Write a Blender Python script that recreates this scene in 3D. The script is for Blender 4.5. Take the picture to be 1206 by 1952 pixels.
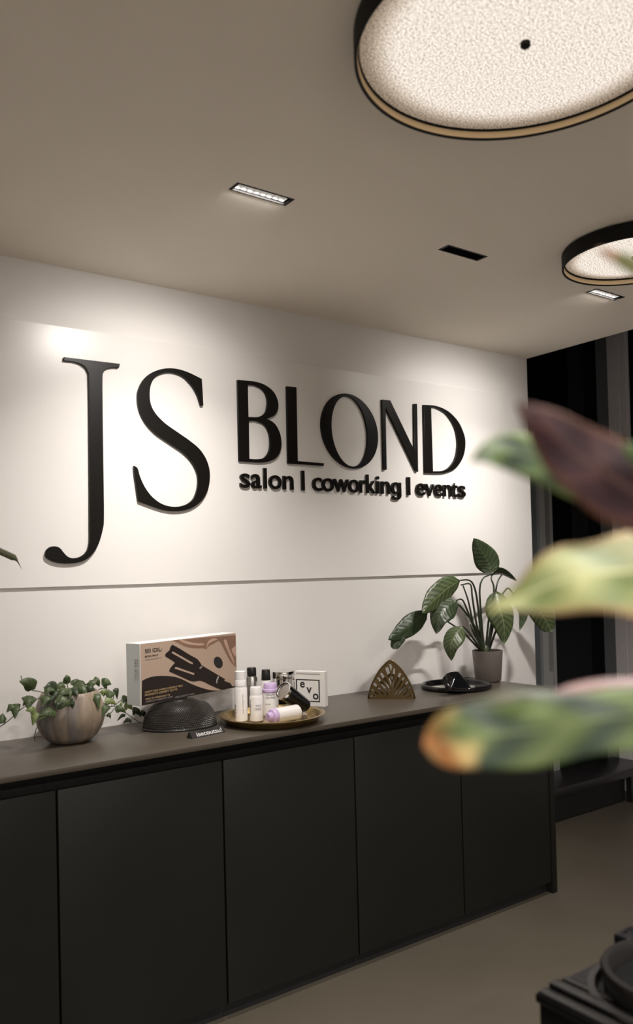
import bpy, bmesh, math, random
from mathutils import Vector, Matrix
random.seed(7)
for o in list(bpy.data.objects): bpy.data.objects.remove(o)
SC = bpy.context.scene
COL = SC.collection

# ------------------------------------------------------------------ camera
YAW, PITCH, ROLL, FPX, CY, HC = 0.62863, 0.0193, -0.0245, 1570.9, 1054.5, 1.452
FW = Vector((math.sin(YAW)*math.cos(PITCH), math.cos(YAW)*math.cos(PITCH), math.sin(PITCH)))
_r = Vector((math.cos(YAW), -math.sin(YAW), 0)); _u = _r.cross(FW)
RT = math.cos(ROLL)*_r + math.sin(ROLL)*_u
UP = -math.sin(ROLL)*_r + math.cos(ROLL)*_u
EYE = Vector((0, 0, HC))
cam = bpy.data.cameras.new('camera'); camo = bpy.data.objects.new('camera', cam); COL.objects.link(camo)
m = Matrix((RT, UP, -FW)).transposed().to_4x4(); m.translation = EYE; camo.matrix_world = m
cam.sensor_width = 36; cam.lens = FPX/1952*36; cam.shift_y = (CY-976)/1952
cam.clip_start = 0.02
cam.dof.use_dof = True; cam.dof.focus_distance = 3.3; cam.dof.aperture_fstop = 2.7
SC.camera = camo
def ray(px, py): return FW + (px-603)/FPX*RT - (py-CY)/FPX*UP
def at_y(px, py, y): d = ray(px, py); return EYE + d*(y/d.y)
def at_z(px, py, z): d = ray(px, py); return EYE + d*((z-HC)/d.z)
def at_x(px, py, x): d = ray(px, py); return EYE + d*(x/d.x)
def at_d(px, py, k): return EYE + ray(px, py)*k

# ------------------------------------------------------------------ world and exposure
w = bpy.data.worlds.new('night'); SC.world = w; w.use_nodes = True
w.node_tree.nodes['Background'].inputs[0].default_value = (0.5, 0.6, 0.8, 1)
w.node_tree.nodes['Background'].inputs[1].default_value = 0.004
SC.view_settings.view_transform = 'Standard'; SC.view_settings.look = 'None'
SC.view_settings.exposure = 0.0; SC.view_settings.gamma = 1.0
SC.view_settings.use_curve_mapping = False
SC.cycles.max_bounces = 8; SC.cycles.diffuse_bounces = 4; SC.cycles.glossy_bounces = 4
REAR_W = 36.0             # unseen row added behind the camera to lift the ceiling and room
MID_W = 48.0              # lamp added out of view at the right to brighten floor and ceiling
NEAR_W = 8.0              # lamp added overhead, out of view, to brighten the near plant
SPOT_W = 6.5            # power of one lit linear downlight
SPOT_COL = (1.0, 0.94, 0.89)
LAMP_E = 1.18             # emission of the round lamps' diffusers

# ------------------------------------------------------------------ materials
def new_mat(name):
    m = bpy.data.materials.new(name); m.use_nodes = True
    return m, m.node_tree, m.node_tree.nodes['Principled BSDF']
def mat(name, col, rough=.5, metal=0, var=.08, scale=20, bump=0, spec=.5, bscale=None, coat=0, trans=0, alpha=None):
    m, t, b = new_mat(name)
    tc = t.nodes.new('ShaderNodeTexCoord')
    n = t.nodes.new('ShaderNodeTexNoise'); n.inputs['Scale'].default_value = scale; n.inputs['Detail'].default_value = 4
    t.links.new(tc.outputs['Object'], n.inputs['Vector'])
    r = t.nodes.new('ShaderNodeMix'); r.data_type = 'RGBA'
    r.inputs[6].default_value = (*[c*(1-var) for c in col], 1); r.inputs[7].default_value = (*[min(1, c*(1+var)) for c in col], 1)
    t.links.new(n.outputs['Fac'], r.inputs[0]); t.links.new(r.outputs[2], b.inputs['Base Color'])
    b.inputs['Roughness'].default_value = rough; b.inputs['Metallic'].default_value = metal
    b.inputs['Specular IOR Level'].default_value = spec; b.inputs['Coat Weight'].default_value = coat
    b.inputs['Transmission Weight'].default_value = trans
    if bump:
        n2 = t.nodes.new('ShaderNodeTexNoise'); n2.inputs['Scale'].default_value = bscale or scale*8
        t.links.new(tc.outputs['Object'], n2.inputs['Vector'])
        bp = t.nodes.new('ShaderNodeBump'); bp.inputs['Strength'].default_value = bump; bp.inputs['Distance'].default_value = .002
        t.links.new(n2.outputs['Fac'], bp.inputs['Height']); t.links.new(bp.outputs['Normal'], b.inputs['Normal'])
    return m
def leaf_mat(name, dark, light, vein, freq=9, rough=.38, edge=None, tip=None, patch=.5, under=None, vw=.10):
    """leaf: u across, v along; midrib, slanted side veins, optional coloured margin / tip, darker blotches"""
    m, t, b = new_mat(name); N = t.nodes.new; L = t.links.new
    uv = N('ShaderNodeUVMap'); sp = N('ShaderNodeSeparateXYZ'); L(uv.outputs[0], sp.inputs[0])
    def mth(op, a, bb=None, cl=False):
        n = N('ShaderNodeMath'); n.operation = op; n.use_clamp = cl
        for i, x in enumerate((a, bb)):
            if x is None: continue
            if isinstance(x, (int, float)): n.inputs[i].default_value = x
            else: L(x, n.inputs[i])
        return n.outputs[0]
    def mix(f, c1, c2):
        n = N('ShaderNodeMix'); n.data_type = 'RGBA'
        L(f, n.inputs[0])
        for i, c in ((6, c1), (7, c2)):
            if isinstance(c, tuple): n.inputs[i].default_value = (*c, 1)
            else: L(c, n.inputs[i])
        return n.outputs[2]
    s = mth('ABSOLUTE', mth('SUBTRACT', sp.outputs[0], .5))          # 0 midrib .. .5 margin
    ph = mth('MULTIPLY', mth('SUBTRACT', sp.outputs[1], mth('MULTIPLY', s, .35)), freq*6.283)
    sv = mth('SINE', ph)
    tc = N('ShaderNodeTexCoord')
    nz = N('ShaderNodeTexNoise'); nz.inputs['Scale'].default_value = 28; L(tc.outputs['Object'], nz.inputs['Vector'])
    base = mix(mth('ADD', mth('MULTIPLY', sv, .5*patch), mth('ADD', mth('MULTIPLY', nz.outputs[0], .5), .2, True), True), dark, light)
    vm = mth('MULTIPLY', mth('GREATER_THAN', sv, .93), .45)
    mid = mth('LESS_THAN', s, vw*.22)
    c = mix(mth('MAXIMUM', vm, mid), base, vein)
    if edge: c = mix(mth('MULTIPLY', mth('SUBTRACT', mth('ADD', s, mth('MULTIPLY', nz.outputs[0], .14)), .43, True), 7, True), c, edge)
    if tip:
        n3 = N('ShaderNodeTexNoise'); n3.inputs['Scale'].default_value = 40; L(tc.outputs['Object'], n3.inputs['Vector'])
        tcol = mix(mth('MULTIPLY', mth('SUBTRACT', n3.outputs[0], .4), 5, True), tip[0], tip[1])
        c = mix(mth('MULTIPLY', mth('SUBTRACT', mth('ADD', sp.outputs[1], mth('MULTIPLY', mth('SUBTRACT', nz.outputs[0], .5), .45)), tip[2]), 9, True), c, tcol)
    if under:
        g = N('ShaderNodeNewGeometry'); c = mix(g.outputs['Backfacing'], c, under)
    L(c, b.inputs['Base Color']); b.inputs['Roughness'].default_value = rough
    bp = N('ShaderNodeBump'); bp.inputs['Strength'].default_value = .22; bp.inputs['Distance'].default_value = .0015
    L(sv, bp.inputs['Height']); L(bp.outputs[0], b.inputs['Normal'])
    return m
M = {}
M['wall'] = mat('white wall paint', (.80, .78, .757), .6, var=.015, scale=3, bump=.08, bscale=160)
M['panel'] = mat('satin white board', (.81, .79, .765), .27, var=.008, scale=2, spec=.32)
M['ceiling'] = mat('matt ceiling paint', (.93, .86, .76), .9, var=.012, scale=2, bump=.05, bscale=200, spec=.1)
M['floor'] = mat('dark cast floor', (.092, .078, .058), .45, var=.22, scale=2.2, bump=.12, bscale=30)
M['farwall'] = mat('white painted wall', (.78, .75, .71), .8, var=.03, scale=2)
M['worktop'] = mat('brown black laminate', (.084, .070, .053), .38, var=.12, scale=60, bump=.05, bscale=500)
M['front'] = mat('black green lacquer', (.0105, .0107, .0088), .42, spec=.32, var=.06, scale=6, bump=.04, bscale=500)
M['carcass'] = mat('black carcass', (.008, .008, .008), .6)
M['letter'] = mat('satin black letter', (.006, .005, .004), .36, spec=.22, var=.1, scale=30)
M['blackmetal'] = mat('black powder coat', (.006, .0055, .005), .6, spec=.2, var=.05, scale=80)
M['gold_lip'] = mat('pale gold lining', (.86, .66, .40), .45, var=.05)
M['gold'] = mat('brushed brass', (.44, .315, .135), .24, 1, var=.12, scale=18)
M['brass'] = mat('aged brass', (.165, .118, .056), .40, 1, var=.3, scale=35, bump=.2)
M['chrome'] = mat('chrome', (.75, .74, .73), .08, 1, var=.02)
M['silver'] = mat('satin aluminium', (.60, .59, .58), .3, 1, var=.03)
M['reflector'] = mat('reflector cup', (.72, .72, .72), .25, .6, var=.03)
M['offcup'] = mat('darkened unlit cup', (.02, .02, .02), .15, .3)  # switched-off downlight: cups and LEDs coloured dark to look unlit
M['white'] = mat('white plastic', (.86, .84, .83), .35, var=.02)
M['frost'] = mat('frosted cap', (.85, .84, .84), .3, var=.02, spec=.6)
M['lilac'] = mat('lilac plastic', (.62, .47, .74), .35, var=.03)
M['cream'] = mat('cream label', (.78, .70, .56), .5, var=.06, scale=40)
M['black'] = mat('gloss black', (.008, .008, .009), .12, var=.05)
M['satinblack'] = mat('satin black plastic', (.014, .013, .013), .35)
M['ink'] = mat('black ink', (.02, .018, .018), .6)
M['greyink'] = mat('grey ink', (.25, .22, .2), .6)
M['whiteink'] = mat('white ink', (.85, .84, .82), .5)
M['goldink'] = mat('gold ink', (.45, .32, .16), .4)
M['boxblue'] = mat('pale blue card', (.72, .76, .77), .55, var=.02)
M['boxtan'] = mat('tan printed card', (.46, .345, .265), .45, var=.04, scale=6)
M['boxwhite'] = mat('white card', (.88, .855, .82), .6, var=.02)
M['boxdark'] = mat('dark brown print', (.016, .010, .008), .45)
M['satin1'] = mat('satin fold print', (.25, .145, .10), .4, var=.35, scale=14)
M['satin2'] = mat('satin highlight print', (.50, .34, .26), .4, var=.2, scale=14)
M['woven'] = mat('black woven mesh', (.024, .020, .016), .40, var=.3, scale=60)
M['ceramic'] = None
M['greypot'] = mat('taupe glazed pot', (.155, .132, .122), .45, var=.06, scale=10)
M['soil'] = mat('soil', (.10, .068, .045), .9, var=.5, scale=90, bump=.8)
M['vine'] = mat('vine', (.035, .045, .018), .5, var=.3)
M['petiole'] = mat('petiole', (.018, .026, .011), .4, var=.25)
M['ivy'] = leaf_mat('ivy leaf', (.028, .048, .016), (.075, .110, .037), (.09, .125, .05), freq=5, rough=.45, patch=.2)
M['ivylight'] = leaf_mat('young ivy leaf', (.10, .14, .04), (.20, .25, .085), (.25, .30, .13), freq=4, rough=.45, patch=.2)
M['ivydark'] = leaf_mat('old ivy leaf', (.011, .022, .009), (.032, .052, .019), (.06, .085, .035), freq=4, rough=.45, patch=.2)
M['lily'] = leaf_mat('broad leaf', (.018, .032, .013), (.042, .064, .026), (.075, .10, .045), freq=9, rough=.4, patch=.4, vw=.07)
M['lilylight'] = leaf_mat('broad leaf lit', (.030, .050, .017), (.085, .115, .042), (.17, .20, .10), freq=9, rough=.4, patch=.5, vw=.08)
M['calA'] = leaf_mat('patterned leaf', (.016, .045, .018), (.115, .20, .055), (.20, .27, .09), rough=.58, freq=3.2, patch=1.0, edge=(.20, .27, .08), tip=((.16, .17, .08), (.28, .27, .14), .86))
M['calB'] = leaf_mat('maroon leaf', (.036, .012, .020), (.080, .027, .034), (.14, .065, .05), rough=.58, freq=3.0, patch=.6, edge=(.17, .07, .04), tip=((.14, .05, .03), (.20, .09, .05), .93))
M['calC'] = leaf_mat('yellow green leaf', (.17, .22, .06), (.42, .45, .17), (.50, .50, .22), rough=.58, freq=2.6, patch=.9, edge=(.42, .27, .12))
M['calD'] = leaf_mat('green leaf with scorched tip', (.012, .036, .010), (.135, .195, .052), (.17, .23, .085), rough=.58, freq=2.9, patch=1.0, tip=((.66, .50, .20), (.48, .20, .06), .80))
M['calF'] = leaf_mat('dark leaf with pink underside', (.020, .036, .010), (.050, .070, .016), (.16, .08, .07), rough=.58, freq=2, patch=.6)
M['calP'] = leaf_mat('pink brown leaf underside', (.16, .08, .075), (.26, .14, .13), (.30, .18, .16), rough=.58, freq=2, patch=.4)
M['calE'] = leaf_mat('small green leaf with rusty tip', (.10, .12, .03), (.18, .19, .05), (.22, .22, .08), rough=.58, freq=3, patch=.6, tip=((.30, .14, .06), (.40, .21, .10), .66))
M['strap'] = leaf_mat('strap leaf', (.055, .06, .025), (.10, .11, .05), (.14, .14, .07), freq=1, patch=.1, tip=((.06, .045, .035), (.07, .05, .04), .80))
M['glass'] = mat('night window glass', (.004, .005, .007), .04, spec=.12, var=.02)
M['frame'] = mat('grey window frame', (.30, .30, .295), .5, var=.04)
M['framedark'] = mat('slate window frame', (.18, .195, .21), .5, var=.05)
M['pier'] = mat('pale grey pier', (.86, .83, .87), .55, var=.03)
M['bench'] = mat('black bench lacquer', (.016, .015, .015), .3, var=.05)
M['mirror'] = mat('smoked mirror', (.72, .67, .62), .06, 1, var=.02)
M['vinyl'] = mat('black vinyl', (.0035, .0034, .0034), .5, spec=.08)
M['smoke'] = mat('smoky dark plastic', (.009, .0082, .0078), .3, var=.15, scale=30, spec=.3)
M['deck'] = mat('black deck plastic', (.005, .0049, .0056), .36, var=.15, scale=20, spec=.18)
M['clearglass'] = mat('clear glass foot', (.95, .94, .93), .2, trans=.25, var=.01)
def ceramic():
    m, t, b = new_mat('streaked grey glaze'); N = t.nodes.new; L = t.links.new
    tc = N('ShaderNodeTexCoord'); mp = N('ShaderNodeMapping'); mp.inputs['Scale'].default_value = (14, 14, 2.2)
    L(tc.outputs['Object'], mp.inputs[0])
    n = N('ShaderNodeTexNoise'); n.inputs['Scale'].default_value = 1; n.inputs['Detail'].default_value = 5; n.inputs['Roughness'].default_value = .6
    L(mp.outputs[0], n.inputs['Vector'])
    r = N('ShaderNodeValToRGB'); r.color_ramp.elements[0].position = .36; r.color_ramp.elements[0].color = (.165, .155, .150, 1)
    r.color_ramp.elements[1].position = .64; r.color_ramp.elements[1].color = (.36, .29, .225, 1)
    e = r.color_ramp.elements.new(.52); e.color = (.27, .21, .155, 1)
    L(n.outputs[0], r.inputs[0]); L(r.outputs[0], b.inputs['Base Color']); b.inputs['Roughness'].default_value = .42
    return m
M['ceramic'] = ceramic()
def diffuser():
    """beaded glass diffuser over an LED disc: it gives light; beads sparkle, the rim beyond the LEDs is dimmer"""
    m, t, b = new_mat('beaded lamp diffuser'); N = t.nodes.new; L = t.links.new
    out = t.nodes['Material Output']; t.nodes.remove(b)
    tc = N('ShaderNodeTexCoord')
    v = N('ShaderNodeTexVoronoi'); v.voronoi_dimensions = '2D'; v.inputs['Scale'].default_value = 210; v.inputs['Randomness'].default_value = .6
    L(tc.outputs['Object'], v.inputs['Vector'])
    rm = N('ShaderNodeMapRange'); rm.inputs[1].default_value = .0; rm.inputs[2].default_value = .55; rm.inputs[3].default_value = 1.6; rm.inputs[4].default_value = .40
    L(v.outputs['Distance'], rm.inputs[0])
    ln = N('ShaderNodeVectorMath'); ln.operation = 'LENGTH'; L(tc.outputs['UV'], ln.inputs[0])
    rr = N('ShaderNodeMapRange'); rr.interpolation_type = 'SMOOTHSTEP'
    rr.inputs[1].default_value = .76; rr.inputs[2].default_value = 1.0; rr.inputs[3].default_value = 1.0; rr.inputs[4].default_value = .30
    L(ln.outputs['Value'], rr.inputs[0])
    mu = N('ShaderNodeMath'); mu.operation = 'MULTIPLY'; L(rm.outputs[0], mu.inputs[0]); L(rr.outputs[0], mu.inputs[1])
    m2 = N('ShaderNodeMath'); m2.operation = 'MULTIPLY'; L(mu.outputs[0], m2.inputs[0]); m2.inputs[1].default_value = LAMP_E
    cm = N('ShaderNodeMix'); cm.data_type = 'RGBA'; cm.inputs[6].default_value = (1, .70, .44, 1); cm.inputs[7].default_value = (1, .885, .775, 1); L(rr.outputs[0], cm.inputs[0])
    e = N('ShaderNodeEmission'); L(cm.outputs[2], e.inputs[0]); L(m2.outputs[0], e.inputs[1])
    L(e.outputs[0], out.inputs[0])
    return m
M['diffuser'] = diffuser()
def emis(name, col, s):
    m, t, b = new_mat(name); b.inputs['Base Color'].default_value = (.8, .8, .8, 1)
    b.inputs['Emission Color'].default_value = (*col, 1); b.inputs['Emission Strength'].default_value = s; return m
M['led'] = emis('led chip', (1, .9, .78), 24.0)

# ------------------------------------------------------------------ mesh helpers
def link(name, me, parent=None, loc=None, rot=None):
    o = bpy.data.objects.new(name, me); COL.objects.link(o)
    if parent: o.parent = parent
    if loc is not None: o.location = loc
    if rot is not None: o.rotation_euler = rot
    return o
def fin(bm, name, material, parent=None, smooth=False, loc=None, rot=None, recalc=True):
    if recalc: bmesh.ops.recalc_face_normals(bm, faces=bm.faces)
    me = bpy.data.meshes.new(name); bm.to_mesh(me); bm.free()
    for mm in (material if isinstance(material, list) else [material]): me.materials.append(mm)
    if smooth:
        for p in me.polygons: p.use_smooth = True
        if smooth != 'all':
            try: me.set_sharp_from_angle(angle=math.radians(38))
            except Exception: pass
    return link(name, me, parent, loc, rot)
def thing(name, label, cat, loc=(0, 0, 0), rotz=0, group=None):
    o = bpy.data.objects.new(name, None); COL.objects.link(o); o.location = loc; o.rotation_euler = (0, 0, rotz)
    o.empty_display_size = .05
    return tag(o, label, cat, group)
def tag(o, label, cat, group=None):
    o['label'] = label; o['category'] = cat
    if group: o['group'] = group
    return o
def struct(o): o['kind'] = 'structure'; return o
def box(bm, x0, x1, y0, y1, z0, z1, bev=0):
    r = bmesh.ops.create_cube(bm, size=1)
    vs = r['verts']
    for v in vs:
        v.co = Vector((x0 if v.co.x < 0 else x1, y0 if v.co.y < 0 else y1, z0 if v.co.z < 0 else z1))
    if bev:
        es = list({e for v in vs for e in v.link_edges})
        bmesh.ops.bevel(bm, geom=es, offset=bev, segments=2, affect='EDGES', profile=.5)
    return bm
def B(*a, **k): return box(bmesh.new(), *a, **k)
def lathe(prof, n=48, bm=None, mod=None, cap=True):
    """profile [(r, z)...]; mod(angle, r, z) -> r for ribs"""
    bm = bm or bmesh.new(); rings = []
    for r, z in prof:
        if r < 1e-6: rings.append([bm.verts.new((0, 0, z))]); continue
        rings.append([bm.verts.new(((mod(2*math.pi*k/n, r, z) if mod else r)*math.cos(2*math.pi*k/n), (mod(2*math.pi*k/n, r, z) if mod else r)*math.sin(2*math.pi*k/n), z)) for k in range(n)])
    for a, b in zip(rings, rings[1:]):
        if len(a) == 1 and len(b) == 1: continue
        for k in range(n):
            k2 = (k+1) % n
            if len(a) == 1: bm.faces.new((a[0], b[k], b[k2]))
            elif len(b) == 1: bm.faces.new((a[k], a[k2], b[0]))
            else: bm.faces.new((a[k], a[k2], b[k2], b[k]))
    if cap:
        for r in (rings[0], rings[-1]):
            if len(r) > 2: bm.faces.new(r)
    return bm
def smooth_path(pts, n=6):
    P = [Vector(p) for p in pts]
    if len(P) < 3: return [P[0].lerp(P[-1], i/n) for i in range(n+1)]
    Q = [2*P[0]-P[1]] + P + [2*P[-1]-P[-2]]; out = []
    for i in range(1, len(Q)-2):
        for k in range(n):
            t = k/n; a, b, c, d = Q[i-1], Q[i], Q[i+1], Q[i+2]
            out.append(.5*((2*b)+(c-a)*t+(2*a-5*b+4*c-d)*t*t+(3*b-a-3*c+d)*t**3))
    out.append(P[-1]); return out
def tube(bm, pts, r0, r1=None, n=7, sm=6):
    P = smooth_path(pts, sm) if sm else [Vector(p) for p in pts]
    r1 = r0 if r1 is None else r1; rings = []; up = Vector((.13, .21, .97))
    for i, p in enumerate(P):
        t = (P[min(i+1, len(P)-1)]-P[max(i-1, 0)]).normalized()
        a = t.cross(up)
        if a.length < .05: a = t.cross(Vector((1, 0, 0)))
        a.normalize(); b = t.cross(a); r = r0+(r1-r0)*i/(len(P)-1)
        rings.append([bm.verts.new(p+a*r*math.cos(2*math.pi*k/n)+b*r*math.sin(2*math.pi*k/n)) for k in range(n)])
    for A, Bq in zip(rings, rings[1:]):
        for k in range(n): bm.faces.new((A[k], A[(k+1) % n], Bq[(k+1) % n], Bq[k]))
    bm.faces.new(rings[0]); bm.faces.new(rings[-1]); return bm
def leaf(path, width, normal=None, tilt=0, fold=.25, wave=0, wfreq=3, prof='leaf', n=14, m_=8, thick=.0007, curl=0, org=(0, 0, 0)):
    """blade along a 3-D centre line (base to tip); width = widest half width; faces `normal` (default the eye), turned by tilt about its axis"""
    P = smooth_path(path, max(3, int(n/(len(path)-1))+1)); n = len(P)-1
    bm = bmesh.new(); uvl = bm.loops.layers.uv.new('UVMap'); top = []; bot = []; UV = {}
    for i, p in enumerate(P):
        v = i/n; t = (P[min(i+1, n)]-P[max(i-1, 0)]).normalized()
        nn = ((EYE-Vector(org)-p).normalized() if normal is None else Vector(normal))
        nn = (nn - t*nn.dot(t)).normalized()
        if tilt: nn = (Matrix.Rotation(tilt, 3, t) @ nn).normalized()
        sd = t.cross(nn).normalized()
        if prof == 'leaf': hw = width*(math.sin(math.pi*min(1, v**.72))**.75 if 0 < v < 1 else 0)
        elif prof == 'heart': hw = width*(min(1, (v*7)**.5)*(1-v**1.8)**.9)
        elif prof == 'strap': hw = width*min(1, (.35+v*1.5))*(1 if v < .55 else max(0, (1-(v-.55)/.45))**.8)
        elif prof == 'blunt': hw = width*min(1, .25+v*2.2)*(max(0, 1-v**5)**.5)
        else: hw = width*prof(v)
        hw = max(hw, width*.012); r1 = []; r2 = []
        for k in range(m_+1):
            s = 2*k/m_-1
            off = -fold*abs(s)*hw - curl*hw*s*s + wave*abs(s)*math.sin(v*wfreq*6.283+(0 if s > 0 else 1.3))*width
            q = p + sd*s*hw + nn*off
            a = bm.verts.new(q); b = bm.verts.new(q-nn*thick); r1.append(a); r2.append(b); UV[a] = UV[b] = (k/m_, v)
        top.append(r1); bot.append(r2)
    def f(*vs):
        fc = bm.faces.new(vs); fc.smooth = True
        for l in fc.loops: l[uvl].uv = UV[l.vert]
    for i in range(n):
        for k in range(m_):
            f(top[i][k], top[i][k+1], top[i+1][k+1], top[i+1][k]); f(bot[i][k], bot[i+1][k], bot[i+1][k+1], bot[i][k+1])
        f(top[i][0], top[i+1][0], bot[i+1][0], bot[i][0]); f(top[i][m_], bot[i][m_], bot[i+1][m_], top[i+1][m_])
    f(*([x for x in top[0]]+[x for x in reversed(bot[0])])); f(*([x for x in reversed(top[n])]+[x for x in bot[n]]))
    return bm
def curve_mesh(splines, extrude, bevel=0):
    """filled 2-D outlines (list of closed point lists) -> mesh in the XY plane, holes cut"""
    cu = bpy.data.curves.new('o', 'CURVE'); cu.dimensions = '2D'; cu.fill_mode = 'BOTH'; cu.extrude = extrude; cu.bevel_depth = bevel; cu.bevel_resolution = 1
    for pts in splines:
        s = cu.splines.new('POLY'); s.points.add(len(pts)-1); s.use_cyclic_u = True
        for q, p in zip(s.points, pts): q.co = (p[0], p[1], 0, 1)
    return curve_to_mesh(cu)
def curve_to_mesh(cu):
    o = bpy.data.objects.new('tmp', cu); COL.objects.link(o); bpy.context.view_layer.update()
    me = bpy.data.meshes.new_from_object(o.evaluated_get(bpy.context.evaluated_depsgraph_get()))
    bpy.data.objects.remove(o); bpy.data.curves.remove(cu); return me
def text_mesh(body, size=1, extrude=.01, bold=0, align='LEFT', spacing=1):
    cu = bpy.data.curves.new('t', 'FONT'); cu.body = body; cu.size = size; cu.extrude = extrude; cu.offset = bold; cu.align_x = align
    cu.space_character = spacing; cu.resolution_u = 6
    return curve_to_mesh(cu)
def bounds(me):
    xs = [v.co.x for v in me.vertices]; ys = [v.co.y for v in me.vertices]; return min(xs), max(xs), min(ys), max(ys)
def spl(pts, n=5):
    """closed outline; a point given as (x, y, 1) is a sharp corner, other points are rounded (Catmull-Rom between corners)"""
    N = len(pts); cs = [i for i, p in enumerate(pts) if len(p) > 2]
    if not cs:
        Q = [Vector(p) for p in pts]; out = []
        for i in range(N):
            a, b, c, d = Q[i-1], Q[i], Q[(i+1) % N], Q[(i+2) % N]
            for k in range(n):
                t = k/n; out.append(.5*((2*b)+(c-a)*t+(2*a-5*b+4*c-d)*t*t+(3*b-a-3*c+d)*t**3))
        return out
    out = []
    for ci, s in enumerate(cs):
        e = cs[(ci+1) % len(cs)]; seg = []; i = s
        while True:
            seg.append(Vector(pts[i][:2]).to_3d())
            if i == e and len(seg) > 1: break
            i = (i+1) % N
        sp = [seg[0], seg[1]] if len(seg) == 2 else smooth_path(seg, n)
        out += [p.to_2d() for p in sp[:-1]]
    return out

# ------------------------------------------------------------------ the room
D = 2.883; CEIL = 2.552; XE = 3.52      # sign wall plane, ceiling height, end of the sign wall
XL, YN = -2.2, -3.2                     # far left and near walls (behind the camera)
XR, YB = 4.638, 3.21                    # glazed bay beyond the sign wall
struct(fin(B(XL, XR+.3, YN, YB+.3, -.1, 0), 'floor', M['floor']))
struct(fin(B(XL-.12, XE, D, D+.14, 0, CEIL+.15), 'wall_back', M['wall']))
struct(fin(B(XL-.12, XL, YN, D, 0, CEIL+.15), 'wall_left', M['farwall']))
struct(fin(B(XL-.12, XR+.3, YN-.12, YN, 0, 3.3), 'wall_front', M['farwall']))
SPX = [1.298, 2.133, 2.965]; SPY0, SPY1 = 1.988, 2.036; SL = .097
bm = bmesh.new()
NX, NX2, NY0, NY1 = .70, 1.53, .376, .424
RY0, RY1 = -1.624, -1.576; RXS = [XL-.12]+[v for x in (-1.0, .4, 1.8) for v in (x-SL, x+SL)]+[XE]
box(bm, XL-.12, XE, YN, RY0, CEIL, CEIL+.15); box(bm, XL-.12, XE, RY1, NY0, CEIL, CEIL+.15)
for a, b in zip(RXS[::2], RXS[1::2]): box(bm, a, b, RY0, RY1, CEIL, CEIL+.15)
box(bm, XL-.12, XE, NY1, SPY0, CEIL, CEIL+.15); box(bm, XL-.12, XE, SPY1, D, CEIL, CEIL+.15)
box(bm, XL-.12, NX-SL, NY0, NY1, CEIL, CEIL+.15); box(bm, NX+SL, NX2-SL, NY0, NY1, CEIL, CEIL+.15); box(bm, NX2+SL, XE, NY0, NY1, CEIL, CEIL+.15)
xs = [XL-.12]+[v for x in SPX for v in (x-SL, x+SL)]+[XE]
for a, b in zip(xs[::2], xs[1::2]): box(bm, a, b, SPY0, SPY1, CEIL, CEIL+.15)
struct(fin(bm, 'ceiling', M['ceiling']))
struct(fin(B(XE, XR+.3, YN, YB+.3, 3.15, 3.3), 'ceiling_bay', M['carcass']))

# linear downlights let into the ceiling: black trim, eight reflector cups, LEDs
def downlight(i, x, lit, label, yc=(SPY0+SPY1)/2, watt=SPOT_W, beams=((70, 80, .15), (49, 82, .235), (23, 90, .90))):   # wall washer: three aimed rows of optics
    t = thing('recessed_downlight', label, 'downlight', (x, yc, CEIL), 0, 'linear downlights in the ceiling')
    hx, hy = SL, (SPY1-SPY0)/2; e = .004
    bm = bmesh.new(); o = .0015
    for a in ((-hx-o, hx+o, -hy-o, -hy+e), (-hx-o, hx+o, hy-e, hy+o), (-hx-o, -hx+.008, -hy+e, hy-e), (hx-.008, hx+o, -hy+e, hy-e)):
        box(bm, *a, -.001, .0)
    fin(bm, 'trim', M['blackmetal'], t)
    bm = bmesh.new()
    box(bm, -hx, hx, -hy, -hy+.0015, 0, .06); box(bm, -hx, hx, hy-.0015, hy, 0, .06)
    box(bm, -hx, -hx+.002, -hy+.0015, hy-.0015, 0, .06); box(bm, hx-.002, hx, -hy+.0015, hy-.0015, 0, .06); box(bm, -hx+.002, hx-.002, -hy+.0015, hy-.0015, .055, .06)
    fin(bm, 'housing', M['blackmetal'], t)
    # cup (shared mesh): rounded pyramid opening down
    bm = bmesh.new(); rings = []; cw = (hx-.010)/8
    for k, (a, z) in enumerate(((1, .006), (.97, .010), (.86, .020), (.66, .030), (.45, .036))):
        q = []
        for j in range(16):
            th = 2*math.pi*j/16; cx, sy = math.cos(th), math.sin(th); p = 5 if k < 2 else 3
            n_ = (abs(cx)**p+abs(sy)**p)**(-1/p)
            q.append(bm.verts.new((cx*n_*a*cw*.96, sy*n_*a*(hy-.006), z)))
        rings.append(q)
    for A, C_ in zip(rings, rings[1:]):
        for j in range(16): bm.faces.new((A[j], A[(j+1) % 16], C_[(j+1) % 16], C_[j]))
    bm.faces.new(rings[-1])
    first = fin(bm, 'reflector_cup', M['reflector'] if lit else M['offcup'], t, smooth=True, loc=(-hx+.010+cw, 0, 0))
    led = fin(lathe([(.0045, .0352), (.0045, .0345), (0, .0343)], 10), 'led', M['led'] if lit else M['offcup'], first)
    for k in range(1, 8):
        c = first.copy(); COL.objects.link(c); c.parent = t; c.location = (-hx+.010+cw*(2*k+1), 0, 0)
        l = led.copy(); COL.objects.link(l); l.parent = c
    if lit:
        for tilt, spread, share in beams:
            L = bpy.data.lights.new('downlight_beam', 'AREA'); L.shape = 'RECTANGLE'; L.size = .174; L.size_y = .010
            L.energy = watt*share; L.color = SPOT_COL; L.spread = math.radians(spread)
            lo = bpy.data.objects.new('downlight_beam', L); COL.objects.link(lo); lo.parent = t
            lo.location = (0, -.010 if tilt else 0, .0); lo.rotation_euler = (math.radians(tilt), 0, 0)
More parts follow.
